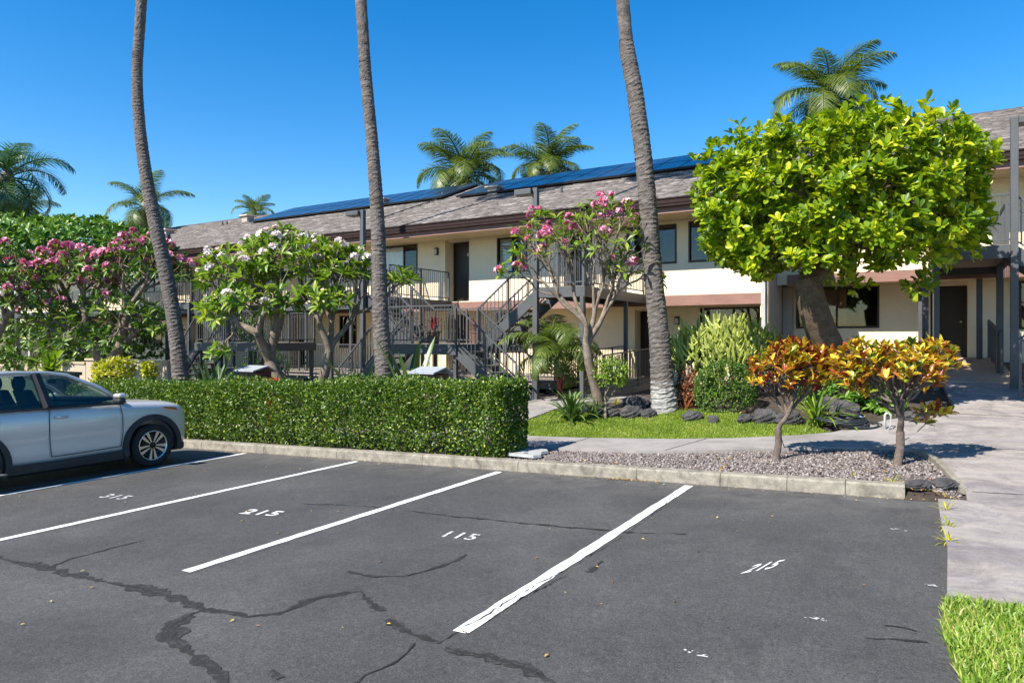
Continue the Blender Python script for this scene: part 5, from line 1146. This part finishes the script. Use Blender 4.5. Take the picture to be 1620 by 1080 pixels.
# strap-leaved plants: every leaf is an object
def strap_mesh(L, W, arch, seed, fold=.25, rn=.5, taper=1.0):
    n = 9; V = []; F_ = []; x = z = 0.0; ang = 1.45; st = L / n
    for i in range(n + 1):
        t = i / n; w_ = W * (math.sin(math.pi * min(.98, .18 + t * .80)) ** .6) * (1 if t < .98 else .05); nx, nz = -math.sin(ang), math.cos(ang)
        V += [(x + nx * fold * w_ * .5, -w_ / 2, z + nz * fold * w_ * .5), (x, 0, z), (x + nx * fold * w_ * .5, w_ / 2, z + nz * fold * w_ * .5)]
        x += math.cos(ang) * st; z += math.sin(ang) * st; ang -= arch / n * (.5 + t)
    for i in range(n): F_ += [(3*i, 3*i+1, 3*i+4, 3*i+3), (3*i+1, 3*i+2, 3*i+5, 3*i+4)]
    return np_mesh('leaf', np.array(V), np.array(F_), np.full(len(V), rn), True)
def strap_plant(name, base, n, L, W, mat, label, seed, arch=(.5, 2.0), tilt=(.0, .9), cat='plant', group=None, fold=.25, rnr=(.1, 1.0)):
    rr_ = random.Random(seed); root = empty(name, base, label=label, cat=cat, group=group); var = []
    for i in range(7):
        me = strap_mesh(L * rr_.uniform(.75, 1.15), W * rr_.uniform(.85, 1.1), lerp(arch[0], arch[1], i / 6), i, fold, rr_.uniform(*rnr)); me.materials.append(M[mat]); var.append(me)
    for i in range(n):
        f = i / n; a = i * 2.4 + rr_.uniform(-.3, .3); ti = lerp(tilt[0], tilt[1], f) + rr_.uniform(-.08, .08); k = rr_.uniform(.75, 1.1)
        link('leaf', var[min(6, int(f * 7))] if rr_.random() < .7 else rr_.choice(var), None, root, loc=(rr_.gauss(0, .04 * L), rr_.gauss(0, .04 * L), -.02), rot=Euler((0, ti, a), 'XYZ'), scale=(k, k, k))
    return root
def gb(x, y, t):
    p = P(x, y, t); return Vector((p.x, p.y, h(p.x, p.y) - .02))
strap_plant('crinum_lily', G(903, 668), 46, .95, .075, 'strap_leaf', 'grey-green strap-leaved lily at the corner of the path and lawn', 1)
strap_plant('crinum_lily', G(940, 662), 22, .62, .06, 'strap_leaf', 'smaller strap-leaved lily between the big lily and the lava rocks', 21)
strap_plant('spider_lily', G(1292, 672), 40, .82, .05, 'plum_leaf', 'light green spider lily beside the garden hose', 2, arch=(.5, 2.3))
strap_plant('agave', gb(338, 606, 17.4), 50, 1.95, .15, 'strap_leaf', 'dark fleshy agave clump behind the hedge left of the brown box', 3, arch=(.3, 1.2), tilt=(.0, .75), rnr=(0, .5))
strap_plant('agave', gb(572, 606, 15.2), 24, 1.75, .13, 'strap_leaf', 'dark agave clump left of the palm trunk before the double staircase', 4, arch=(.2, 1.0), tilt=(.0, .7), rnr=(0, .5))
strap_plant('agave', gb(655, 606, 14.9), 26, 1.8, .16, 'strap_leaf', 'dark agave clump right of the palm trunk before the double staircase', 5, arch=(.2, .9), tilt=(.0, .65), rnr=(0, .5))
strap_plant('cordyline', gb(1085, 655, 13.9), 12, .35, .04, 'red_leaf', 'small reddish plant at the foot of the rusty shrub', 6)
for i, (x, y, lab) in enumerate(((975, 640, 'tiny yellow bromeliad on the lava rocks, the left one'), (1003, 640, 'tiny yellow bromeliad on the lava rocks, the right one'))):
    p = G(x, y + 10); p.z += .16; strap_plant('bromeliad', p, 10, .16, .03, 'yellow_leaf', lab, 30 + i, tilt=(0, .6), group='bromeliads on the rocks')
# weeds by the kerb end and the walkway edge
for i, (x, y, n, L, lab) in enumerate(((1412, 768, 26, .20, 'yellow grass tuft growing over the end of the kerb'), (1350, 752, 8, .10, 'small yellow weed in the gravel behind the kerb'), (1497, 812, 24, .15, 'yellow grass tuft on the walkway edge, the farthest of three'), (1500, 838, 22, .15, 'yellow grass tuft on the walkway edge, the middle of three'), (1501, 862, 22, .16, 'yellow grass tuft on the walkway edge, the nearest of three'))):
    g = G(x, y); g.z += .03 if x > 1450 else .0
    strap_plant('weed_tuft', g, n, L, .011, 'yellow_leaf', lab, 40 + i, tilt=(.2, 1.2), cat='weed', group='yellow weeds along the asphalt')
# bird's-nest fern in the planter, garden wall
gw = empty('garden_wall', (-27, 13.2, -1.0), label='low tan garden wall behind the parked car', cat='wall')
g1 = MB(); g1.box((-36, 13.1, -1.9), (-25.4, 13.35, .72)); g1.build('lower_length', M['tan_wall'], gw, loc=off(gw)); g2 = MB(); g2.box((-25.39, 13.11, -1.9), (-20.6, 13.34, .86)); g2.build('upper_length', M['tan_wall'], gw, loc=off(gw))
cpm = MB(); cpm.box((-36.02, 13.06, .722), (-25.41, 13.39, .79)); cpm.box((-25.40, 13.06, .862), (-20.55, 13.39, .93)); cpm.build('coping', M['tan_wall'], gw, loc=off(gw))
pp = P(78, 590, 22.0); zt = P(78, 588, 22.0).z
plt = empty('planter_box', (pp.x, pp.y, h(pp.x, pp.y)), label='dark green planter box under the fern behind the car', cat='planter')
MB().box((-.95, -.45, -.1), (.95, .45, zt - h(pp.x, pp.y))).build('box', M['planter'], plt, bevel=.03); MB().box((-1.0, -.5, zt - h(pp.x, pp.y) - .1), (1.0, .5, zt - h(pp.x, pp.y) + .002)).build('rim', M['planter'], plt, bevel=.02)
strap_plant('birds_nest_fern', Vector((pp.x, pp.y, zt)), 24, .95, .20, 'plum_leaf', "glossy bird's-nest fern with broad leaves in the planter behind the car", 9, arch=(.2, 1.3), tilt=(.1, 1.0), rnr=(.2, .95))
# potted red plants on the stair platform
def potted(x, v, lab, seed, s=1.0):
    p = PV(x, 540, v); p.z = ZM; r_ = empty('potted_plant', p, label=lab, cat='potted plant', group='potted red plants on the stairs')
    MB().lathe([(.0, .005), (.14 * s, .005), (.17 * s, .30 * s), (.19 * s, .30 * s), (.19 * s, .34 * s), (.165 * s, .34 * s), (.15 * s, .29 * s), (0, .29 * s)], 16).build('pot', M['terracotta'], r_, smooth=False)
    MB().tube([(0, 0, .28 * s), (0.02, 0, .45 * s)], .02, 6).build('stem', M['twig'], r_); rr_ = random.Random(seed); var = []
    for i in range(4):
        me = strap_mesh(.36 * s, .06, .5 + .4 * i, i, .3, rr_.random()); me.materials.append(M['ti_leaf']); var.append(me)
    for i in range(22): link('leaf', rr_.choice(var), None, r_, loc=(0, 0, (.34 + .12 * rr_.random()) * s), rot=Euler((0, lerp(0, 1.0, i / 22), i * 2.4), 'XYZ'))
potted(686, 14.62, 'potted crimson plant at the front rail of the double staircase platform', 1); potted(752, 16.2, 'potted crimson plant at the back of the double staircase platform', 2)
# fan-like palm clump behind the stairs
rp = P(890, 605, 17.6); rp.z = h(rp.x, rp.y); rpr = empty('red_stem_palm', rp, label='clumping palm with red stems behind the right stair flight', cat='palm tree')
FRS = [frond_mesh('frond', 1.7, 52, .50, d, M['palm_leaf'], seed=90 + i, arch=1.3, wid=.026) for i, d in enumerate((1.0, 1.7, 2.3))]
rr = random.Random(8)
for k in range(5):
    b_ = Vector((rr.uniform(-.35, .35), rr.uniform(-.3, .3), 0)); tp = b_ + Vector((rr.uniform(-.3, .3), rr.uniform(-.2, .2), rr.uniform(.9, 1.7))); MB().tube([b_, b_.lerp(tp, .5), tp], [.05, .04, .035], 7).build('stem', M['ti_leaf'] if k % 2 else M['twig'], rpr, smooth=True)
    for j in range(6):
        s = rr.uniform(.75, 1.05); link('frond', FRS[j % 3], None, rpr, loc=tp, rot=Euler((0, -lerp(.9, -.2, j / 5) + .3, j * 2.4 + k), 'XYZ'), scale=(s, s, s))

# ------------------------------------------------------------------ rocks
def rock(x, y, s, label, seed, sq=.75, t=None, up=0.0):
    rr_ = random.Random(seed); p = G(x, y) if t is None else gb(x, y, t); bm = bmesh.new(); bmesh.ops.create_icosphere(bm, subdivisions=4, radius=1); ph = [rr_.uniform(0, 6) for _ in range(9)]; dirs = [Vector((rr_.gauss(0, 1), rr_.gauss(0, 1), rr_.gauss(0, 1))).normalized() for _ in range(8)]
    for v in bm.verts:
        d = v.co.normalized(); k = 1.0
        for q in dirs: k = min(k, .80 / max(.25, d.dot(q)) if d.dot(q) > .55 else k)
        k += .07 * math.sin(d.x * 5 + ph[0]) * math.sin(d.y * 6 + ph[1]) + .045 * math.sin(d.z * 13 + ph[2] + d.x * 9) + .03 * math.sin(d.y * 23 + ph[3]) * math.sin(d.z * 19 + ph[4] + d.x * 21) + rr_.uniform(-.018, .018)
        v.co = Vector((d.x * k * s * 1.2, d.y * k * s * .9, d.z * k * s * sq))
    me = bpy.data.meshes.new('lava_rock'); bm.to_mesh(me); bm.free(); o = link('lava_rock', me, M['lava'], loc=p + Vector((0, 0, s * sq * .45 + up)), rot=(0, 0, rr_.uniform(0, 6))); return tag(o, label, 'rock', 'lava rocks edging the beds')
for i, a in enumerate(((925, 652, .20, 'small dark lava rock behind the strap-leaved lily'), (962, 660, .24, 'lava rock below the left tiny bromeliad'), (1000, 660, .25, 'lava rock below the right tiny bromeliad'), (1008, 648, .34, 'largest lava rock left of the whitewashed palm', ), (1026, 660, .18, 'rounded lava rock touching the whitewashed palm on its left'),
     (1096, 664, .20, 'smooth pointed lava rock right of the whitewashed palm'), (1128, 668, .13, 'little lava rock at the front left of the round bush'), (1180, 668, .17, 'lava rock at the front right of the round bush'), (1212, 668, .26, 'brownish lava rock between the round bush and the left croton'), (1250, 670, .24, 'lava rock behind the left croton trunk'),
     (1335, 655, .28, 'dark lava rock behind the coiled hose'), (1312, 648, .26, 'shaded lava rock between spider lily and hose'), (1475, 655, .24, 'lava rock at the walkway edge behind the right croton'), (1445, 668, .20, 'low lava rock right of the standpipe'), (1452, 771, .15, 'flat black lava rock at the kerb end, left one'), (1494, 771, .16, 'flat black lava rock at the kerb end, right one'))): rock(a[0], a[1], a[2] * .9, a[3], 100 + i, .48 if 'kerb end' in a[3] else .75)

# ------------------------------------------------------------------ hose, standpipe, covers, boxes
hp = G(1338, 676); rr = random.Random(2); pts = []
for i in range(240):
    a = i / 240 * 2 * math.pi * 7; k = .34 + .07 * math.sin(i * .045) + .03 * math.sin(i * .21); pts.append(Vector((math.cos(a) * k + .08 * math.sin(i * .03) + .05 * math.sin(i * .017), math.sin(a) * k * .85 + .06 * math.cos(i * .023), .03 + i / 240 * .13 + .025 * math.sin(i * .37))))
pts += [Vector((-.40, .0, .20)), Vector((-.35, -.05, .30)), Vector((-.15, -.05, .36)), Vector((.05, .0, .30)), Vector((.2, .05, .2)), Vector((.45, .1, .04)), Vector((.62, .12, .02))]
hz = empty('garden_hose', hp, label='dark garden hose coiled on the grass by the spider lily', cat='hose'); MB().tube(pts, .013, 6).build('coil', M['hose'], hz, smooth=True); MB().tube([(.20, .05, .19), (.28, .06, .15)], .022, 8).build('fitting', M['blue'], hz, smooth=True)
sp = G(1400, 682); spz = empty('standpipe', sp, label='white plastic standpipe with a bent hose beside the croton', cat='pipe'); MB().tube([(0, 0, -.05), (0, 0, .26), (.02, 0, .29), (.05, 0, .29)], .02, 10).build('pipe', M['pvc'], spz, smooth=True); MB().tube([(.05, 0, .29), (.08, 0, .26), (.09, -.02, .12), (.04, -.05, .01)], .012, 8).build('hose_end', M['tinlid'], spz, smooth=True)
for i, (x, y, a, lab) in enumerate(((842, 718, .15, 'grey valve box lid lying flat in the hedge shadow'), (832, 724, .0, 'pale valve box lid just behind the kerb'))):
    g = G(x, y); g.z += .03; o = empty('valve_cover', g, a, label=lab, cat='cover'); m_ = MB(); k = [(-.24, -.13), (.20, -.13), (.27, -.02), (.20, .13), (-.18, .13), (-.27, .03)]; n = 6
    m_.add([(x_, y_, 0) for x_, y_ in k] + [(x_ * .97, y_ * .97, .04) for x_, y_ in k], [tuple(range(6, 12))] + [(j, (j + 1) % 6, (j + 1) % 6 + 6, j + 6) for j in range(6)]); m_.build('lid', M['cover'], o); MB().box((-.03, -.015, .041), (.03, .015, .047)).build('lift_slot', M['dark'], o)
def kiosk(x, t, ytop, wpx, label):
    p = P(x, ytop, t); g = h(p.x, p.y); H = p.z - g; w_ = wpx / F * t; r_ = empty('post_box', (p.x, p.y, g), label=label, cat='box', group='brown boxes with sloped metal lids')
    b = MB(); b.box((-w_ * .42, -.22, H - .62), (w_ * .42, .22, H - .14)); b.build('box', M['boxwood'], r_, bevel=.01); MB().box((-.06, -.06, -.2), (.06, .06, H - .62)).build('leg', M['boxwood'], r_)
    MB().add([(-w_*.55, -.34, H - .10), (w_*.50, -.34, H - .10), (w_*.50, .08, H), (-w_*.55, .08, H), (w_*.50, .32, H - .13), (-w_*.55, .32, H - .13)] + [(-w_*.55, -.34, H - .13), (w_*.50, -.34, H - .13), (w_*.50, .08, H - .03), (-w_*.55, .08, H - .03), (w_*.50, .32, H - .16), (-w_*.55, .32, H - .16)],
             [(0,1,2,3), (3,2,4,5), (0,6,7,1), (1,7,8,2), (2,8,10,4), (4,10,11,5), (5,11,9,3), (3,9,6,0), (6,9,8,7), (9,11,10,8)]).build('lid', M['tinlid'], r_)
    MB().box((-w_ * .30, -.225, H - .42), (w_ * .12, -.221, H - .30)).build('opening', M['dark'], r_); return r_
kiosk(405, 16.2, 578, 44, 'brown box with a sloped metal lid at the foot of the white-flowered tree'); kiosk(683, 13.7, 580, 48, 'brown box with a sloped metal lid above the hedge before the double staircase')
rc = P(433, 600, 16.0); rcz = empty('red_can', (rc.x, rc.y, h(rc.x, rc.y)), label='red plastic can beside the brown box under the white-flowered tree', cat='can'); hh = rc.z - rcz.location.z - .02
MB().lathe([(0, 0), (.15, 0), (.18, hh - .06), (.20, hh - .06), (.20, hh), (.12, hh + .05), (0, hh + .05)], 16).build('body', M['redcan'], rcz, smooth=False)

# ------------------------------------------------------------------ car
def carpaint():
    m, t, b, o = newmat('silver_paint'); b.inputs['Base Color'].default_value = (.5, .5, .5, 1); b.inputs['Metallic'].default_value = .35; b.inputs['Roughness'].default_value = .30; b.inputs['Coat Weight'].default_value = .6; b.inputs['Coat Roughness'].default_value = .04
    v = coords(t, 'obj'); f = noise(t, v, 900, 2, .5); bump(t, b, f, .03, .001); c = mixc(t, .25, (.60, .59, .57), ramp(t, noise(t, v, 2.5, 3, .5), [(.3, (.55, .54, .525)), (.7, (.63, .62, .60))])); t.links.new(c, b.inputs['Base Color']); return m
M['car'] = carpaint(); M['trim'] = pm('black_trim', (.018, .019, .021), (.028, .029, .031), 8, .55, .05, 60, kind='obj'); M['tyre'] = pm('tyre_rubber', (.012, .012, .012), (.022, .021, .020), 20, .85, .2, 60, kind='obj'); M['rimdark'] = pm('rim_dark', (.02, .02, .022), (.03, .03, .032), 5, .35, metal=.5, kind='obj')
M['rim'] = pm('rim_alloy', (.55, .55, .56), (.68, .68, .69), 5, .25, metal=.9, kind='obj'); M['seat'] = pm('seat_fabric', (.030, .030, .034), (.05, .05, .055), 12, .85, kind='obj'); M['amber'] = pm('amber_lens', (.42, .10, .012), (.52, .14, .02), 6, .2, kind='obj'); M['lens'] = pm('headlamp_lens', (.40, .42, .44), (.55, .57, .6), 6, .12, kind='obj'); M['chrome'] = pm('chrome', (.7, .7, .71), (.8, .8, .8), 5, .12, metal=1, kind='obj')
car = empty('parked_car', (-11.68, 5.38, base_h(-11.66) + .002), label='silver SUV parked facing the hedge at the left edge', cat='car'); car.rotation_euler = (0, -math.atan(.0393), 0)
HWB, WR = 1.26, .345
# lower body: stations along y (front positive), half section (x, z)
ST = [(-2.20, .70, .42, 1.00, .92), (-2.12, .80, .30, 1.06, .95), (-1.85, .855, .24, 1.10, .98), (-1.3, .875, .20, 1.115, .985), (-.6, .865, .20, 1.11, .985), (.1, .865, .20, 1.10, .985), (.62, .872, .20, 1.085, .975), (.85, .875, .20, 1.08, .94), (1.26, .878, .21, 1.06, .90), (1.55, .872, .22, 1.04, .88), (1.76, .845, .24, 1.01, .85), (1.88, .80, .27, .965, .80), (1.95, .70, .31, .90, .72), (1.97, .55, .36, .80, .6)]
bm = bmesh.new(); rows = []
for (y, hw_, zb, zt_, tw) in ST:
    dz = zt_ - zb; sec = [(0, zb), (hw_ * .72, zb), (hw_ * .95, zb + .05 * dz), (hw_ * .985, zb + .24 * dz), (hw_ * .975, zb + .42 * dz), (hw_ * 1.0, zb + .66 * dz), (hw_ * .985, zb + .84 * dz), (hw_ * .955, zt_ - .045), (hw_ * tw * .93, zt_), (hw_ * tw * .5, zt_ + .022), (0, zt_ + .03)]
    full = [(-x, z) for x, z in reversed(sec[1:-1])]; loop = sec + full
    rows.append([bm.verts.new((x, y, z)) for x, z in loop])
n = len(rows[0])
for i in range(len(rows) - 1):
    for k in range(n): bm.faces.new((rows[i][k], rows[i][(k+1) % n], rows[i+1][(k+1) % n], rows[i+1][k]))
bm.faces.new(list(reversed(rows[0]))); bm.faces.new(rows[-1]); bmesh.ops.recalc_face_normals(bm, faces=bm.faces[:]); bmesh.ops.subdivide_edges(bm, edges=[], cuts=1)
me = bpy.data.meshes.new('car_body'); bm.to_mesh(me); bm.free()
tmp = bpy.data.objects.new('tmp', me); col.objects.link(tmp); s_ = tmp.modifiers.new('s', 'SUBSURF'); s_.levels = 2; s_.render_levels = 2; cutters = []
for yy in (HWB, -HWB):
    for sx in (-1, 1):
        cme = MB().lathe([(0, -.32), (.425, -.32), (.425, .32), (0, .32)], 40, 'x', (sx * .80, yy, .36)).mesh('c'); bmx = bmesh.new(); bmx.from_mesh(cme); bmesh.ops.remove_doubles(bmx, verts=bmx.verts[:], dist=1e-4); bmesh.ops.recalc_face_normals(bmx, faces=bmx.faces[:]); bmx.to_mesh(cme); bmx.free()
        co_ = bpy.data.objects.new('c', cme); col.objects.link(co_); cutters.append(co_); b_ = tmp.modifiers.new('b', 'BOOLEAN'); b_.object = co_; b_.operation = 'DIFFERENCE'; b_.solver = 'EXACT'
dg = bpy.context.evaluated_depsgraph_get(); dg.update(); me2 = bpy.data.meshes.new_from_object(tmp.evaluated_get(dg))
for o in cutters + [tmp]: bpy.data.objects.remove(o, do_unlink=True)
me2.polygons.foreach_set('use_smooth', [True] * len(me2.polygons)); me2.materials.clear(); body = link('body', me2, M['car'], car)
es = body.modifiers.new('e', 'EDGE_SPLIT'); es.split_angle = math.radians(38)
# cabin floor at belt height, dash, seats
MB().box((-.78, -1.80, 1.10), (.78, .58, 1.128)).build('cabin_trim', M['trim'], car); MB().box((-.72, .36, 1.12), (.72, .74, 1.19)).build('dashboard', M['trim'], car, bevel=.03)
for sx in (-.36, .36):
    for yy, nm in ((-.30, 'front_seat'), (-1.12, 'rear_seat')):
        s = MB().add([(sx - .23, yy - .02, .95), (sx + .23, yy - .02, .95), (sx + .23, yy + .12, .95), (sx - .23, yy + .12, .95), (sx - .19, yy - .17, 1.36), (sx + .19, yy - .17, 1.36), (sx + .19, yy - .05, 1.36), (sx - .19, yy - .05, 1.36)], [(3,2,1,0),(4,5,6,7),(0,1,5,4),(1,2,6,5),(2,3,7,6),(3,0,4,7)]).build(nm, M['seat'], car, bevel=.03)
        MB().lathe([(0, -.06), (.09, -.055), (.12, -.02), (.12, .03), (.09, .055), (0, .06)], 14, 'y', (sx, yy - .15, 1.455)).build('headrest', M['seat'], s, smooth=True)
sw_ = []
for i in range(21):
    a = i / 20 * 2 * math.pi; sw_.append((-.36 + .17 * math.cos(a), .30 - .06 * math.sin(a), 1.18 + .16 * math.sin(a)))
MB().tube(sw_, .014, 6, cap=False).build('steering_wheel', M['trim'], car, smooth=True)
# greenhouse
def gh(sx, y, z, k): # k 0 belt .. 1 roof edge
    return (sx * lerp(.815, .635, k), y, z)
A0, A1 = (.80, 1.075), (.08, 1.525); B0, B1 = (-.28, 1.115), (-.36, 1.575); C0, C1 = (-1.22, 1.125), (-1.20, 1.565); D0, D1 = (-1.92, 1.12), (-1.58, 1.49)
rf = [(.20, .52, 1.50, 1.535), (.06, .60, 1.545, 1.585), (-.15, .63, 1.575, 1.622), (-.5, .645, 1.595, 1.645), (-1.0, .645, 1.585, 1.635), (-1.45, .62, 1.53, 1.585), (-1.78, .58, 1.45, 1.50)]
r_ = MB(); vs_ = []; fs_ = []; prof_n = 9
for (y, hw_, ze, zc) in rf:
    for i in range(prof_n):
        f = -1 + 2 * i / (prof_n - 1); vs_.append((f * hw_, y, zc - (zc - ze) * abs(f) ** 2.2))
    for i in range(prof_n):
        f = 1 - 2 * i / (prof_n - 1); vs_.append((f * hw_, y, zc - (zc - ze) * abs(f) ** 2.2 - .03))
m_ = 2 * prof_n
for i in range(len(rf) - 1):
    for k in range(m_): fs_.append((i*m_+k, (i+1)*m_+k, (i+1)*m_+(k+1) % m_, i*m_+(k+1) % m_))
fs_.append(tuple(range(m_))); fs_.append(tuple(reversed(range((len(rf)-1)*m_, len(rf)*m_))))
r_.add(vs_, fs_); ro = r_.build('roof', M['car'], car, smooth=True); e2 = ro.modifiers.new('e', 'EDGE_SPLIT'); e2.split_angle = math.radians(45)
for sx in (-1, 1):
    a = Vector((sx * .80, .86, 1.06)); b_ = Vector((sx * .60, .08, 1.545)); mid_ = a.lerp(b_, .5) + Vector((sx * .01, .03, .035))
    MB().tube([a, mid_, b_, Vector((sx * .635, -.2, 1.592)), Vector((sx * .65, -.6, 1.61)), Vector((sx * .645, -1.1, 1.597)), Vector((sx * .62, -1.5, 1.535)), Vector((sx * .66, -1.80, 1.38)), Vector((sx * .78, -2.0, 1.09))], [.032, .032, .030, .028, .027, .028, .035, .05, .055], 8).build('side_rail', M['car'], car, smooth=True)
    MB().tube([Vector((sx * .815, -.27, 1.09)), Vector((sx * .655, -.36, 1.575))], [.075, .068], 6).build('centre_pillar', M['black_metal'], car); MB().tube([Vector((sx * .815, -1.23, 1.09)), Vector((sx * .65, -1.18, 1.565))], [.045, .045], 6).build('rear_pillar', M['black_metal'], car)
    for nm, q in (('front_side_window', [(sx*.80, .76, 1.085), (sx*.808, -.27, 1.10), (sx*.655, -.36, 1.572), (sx*.632, -.02, 1.548), (sx*.625, .10, 1.515)]), ('rear_side_window', [(sx*.808, -.27, 1.10), (sx*.806, -1.23, 1.11), (sx*.652, -1.18, 1.56), (sx*.655, -.36, 1.572)]), ('quarter_window', [(sx*.806, -1.23, 1.11), (sx*.775, -1.9, 1.13), (sx*.65, -1.55, 1.49), (sx*.652, -1.18, 1.56)])):
        vv = [Vector(p) for p in q]; inn_ = [p - Vector((sx * .008, 0, 0)) for p in vv]; k = len(vv); MB().add(vv + inn_, [tuple(range(k)), tuple(reversed(range(k, 2*k)))]).build(nm, M['carglass'], car)
    MB().bar((sx * .852, .80, 1.065), (sx * .862, -1.85, 1.10), .03, .028).build('belt_trim', M['black_metal'], car)
    # mirror
    mr = MB(); mr.box((sx * .985 - .10, .60, 1.085), (sx * .985 + .10, .72, 1.16)); mo = mr.build('mirror', M['trim'], car, bevel=.03); MB().box((sx * .985 - .098, .605, 1.163), (sx * .985 + .098, .735, 1.235)).build('mirror_cap', M['car'], mo, bevel=.035); MB().bar((sx * .85, .66, 1.09), (sx * .94, .66, 1.12), .06, .04).build('mirror_arm', M['trim'], mo)
    # sill and arch cladding
    MB().add([(sx*.868, .82, .20), (sx*.868, -.82, .20), (sx*.885, -.84, .33), (sx*.872, -.2, .325), (sx*.872, .3, .335), (sx*.885, .86, .345), (sx*.80, .82, .16), (sx*.80, -.82, .16)], [(0,1,2,3,4,5), (0,6,7,1)]).build('sill_cladding', M['trim'], car)
    for yy in (HWB, -HWB):
        V2 = []; F2 = []; k = 22
        for i in range(k + 1):
            a = lerp(-.30, math.pi + .30, i / k); c_, s2 = math.cos(a), math.sin(a)
            for (rr3, xx) in ((.41, .80), (.41, .897), (.49, .892), (.495, .86)): V2.append((sx * xx, yy + c_ * rr3, max(.18, .36 + s2 * rr3)))
            if i:
                for j in range(3): F2.append(((i-1)*4+j, (i-1)*4+j+1, i*4+j+1, i*4+j))
        MB().add(V2, F2).build('arch_cladding', M['trim'], car, smooth=False)
    # door seams and handles
    for path in ([(.872, .74, .40), (.886, .77, .62), (.886, .77, .88), (.868, .74, 1.05)], [(.868, -.26, .38), (.872, -.28, .62), (.872, -.28, .88), (.862, -.27, 1.07)], [(.872, -1.02, .72), (.874, -1.12, .85), (.866, -1.2, 1.07)], [(.872, .74, .40), (.868, .2, .385), (.868, -.26, .38)]):
        MB().tube([(sx * (x - .004), y, z) for x, y, z in path], .006, 5).build('door_seam', M['black_metal'], car)
    for yy in (-.12, -1.0): MB().tube([(sx * .868, yy + .09, .935), (sx * .90, yy + .06, .94), (sx * .905, yy - .06, .945), (sx * .87, yy - .10, .945)], [.014, .017, .017, .014], 7).build('door_handle', M['car'], car, smooth=True)
    # front corner lamps
    MB().add([(sx*.60, 1.935, .80), (sx*.78, 1.845, .815), (sx*.842, 1.70, .86), (sx*.83, 1.70, .90), (sx*.76, 1.845, .87), (sx*.58, 1.935, .85)], [(0,1,2,3,4,5)]).build('headlight', M['lens'], car); MB().add([(sx*.858, 1.72, .88), (sx*.876, 1.48, .93), (sx*.872, 1.44, .965), (sx*.852, 1.68, .93)], [(0,1,2,3)]).build('side_marker', M['amber'], car)
    MB().add([(sx*.70, -2.17, .85), (sx*.83, -2.0, .86), (sx*.84, -1.95, 1.0), (sx*.72, -2.12, 1.0)], [(0,1,2,3)]).build('tail_light', M['redcan'], car)
    # wheels
    for yy in (HWB, -HWB):
        wz = bpy.data.objects.new('wheel', MB().lathe([(.235, -.10), (.30, -.115), (.335, -.10), (.345, -.06), (.345, .06), (.335, .10), (.30, .115), (.235, .10), (.225, .05), (.225, -.05), (.235, -.10)], 40, 'x').mesh('tyre', True)); col.objects.link(wz); wz.data.materials.append(M['tyre']); wz.parent = car; wz.location = (sx * .775, yy, WR)
        MB().lathe([(0, sx * .04), (.10, sx * .05), (.215, sx * .05), (.232, sx * .098)], 32, 'x').build('rim_barrel', M['rimdark'], wz, smooth=True); MB().lathe([(.222, sx * .085), (.232, sx * .108), (.242, sx * .10)], 40, 'x').build('rim_lip', M['rim'], wz, smooth=True)
        for k in range(5):
            a0 = k * 2 * math.pi / 5 + math.pi / 2
            for da, db in ((-.16, -.30), (.16, .30)):
                c0, c1_ = math.cos(a0 + da * .9), math.sin(a0 + da * .9); e0, e1 = math.cos(a0 + db), math.sin(a0 + db); f0, f1 = math.cos(a0 + db * 1.75), math.sin(a0 + db * 1.75)
                MB().add([(sx*.088, c0*.045, c1_*.045), (sx*.092, e0*.228, e1*.228), (sx*.092, f0*.228, f1*.228), (sx*.088, math.cos(a0 + da*3)*.06, math.sin(a0 + da*3)*.06), (sx*.055, c0*.045, c1_*.045), (sx*.06, e0*.228, e1*.228), (sx*.06, f0*.228, f1*.228), (sx*.055, math.cos(a0+da*3)*.06, math.sin(a0+da*3)*.06)], [(0,1,2,3), (0,4,5,1), (3,2,6,7), (4,7,6,5)]).build('spoke', M['rim'], wz)
        MB().lathe([(0, sx * .10), (.025, sx * .10), (.035, sx * .085)], 12, 'x').build('hub_cap', M['rimdark'], wz)
MB().add([(-.66, .98, 1.075), (.66, .98, 1.075), (.60, .17, 1.525), (-.60, .17, 1.525), (0, 1.08, 1.085), (0, .21, 1.56)], [(0, 4, 5, 3), (4, 1, 2, 5)]).build('windscreen', M['carglass'], car); MB().add([(-.72, -2.02, 1.10), (.72, -2.02, 1.10), (.56, -1.74, 1.47), (-.56, -1.74, 1.47)], [(3, 2, 1, 0)]).build('rear_window', M['carglass'], car)
MB().add([(-.74, .90, 1.066), (.74, .90, 1.066), (.68, 1.02, 1.07), (0, 1.12, 1.078), (-.68, 1.02, 1.07)], [(0, 1, 2, 3, 4)]).build('cowl', M['trim'], car)
MB().add([(-.42, 1.972, .46), (.42, 1.972, .46), (.36, 1.976, .72), (-.36, 1.976, .72)], [(0, 1, 2, 3)]).build('grille', M['black_metal'], car); MB().box((-.68, 1.70, .19), (.68, 1.955, .34)).build('front_bumper_trim', M['trim'], car, bevel=.05)
MB().tube([(-.36, 0.30, 1.50), (.0, .16, 1.48)], .01, 5).build('rear_view_arm', M['trim'], car); MB().box((-.11, .15, 1.42), (.11, .18, 1.48)).build('rear_view_mirror', M['trim'], car, bevel=.01)
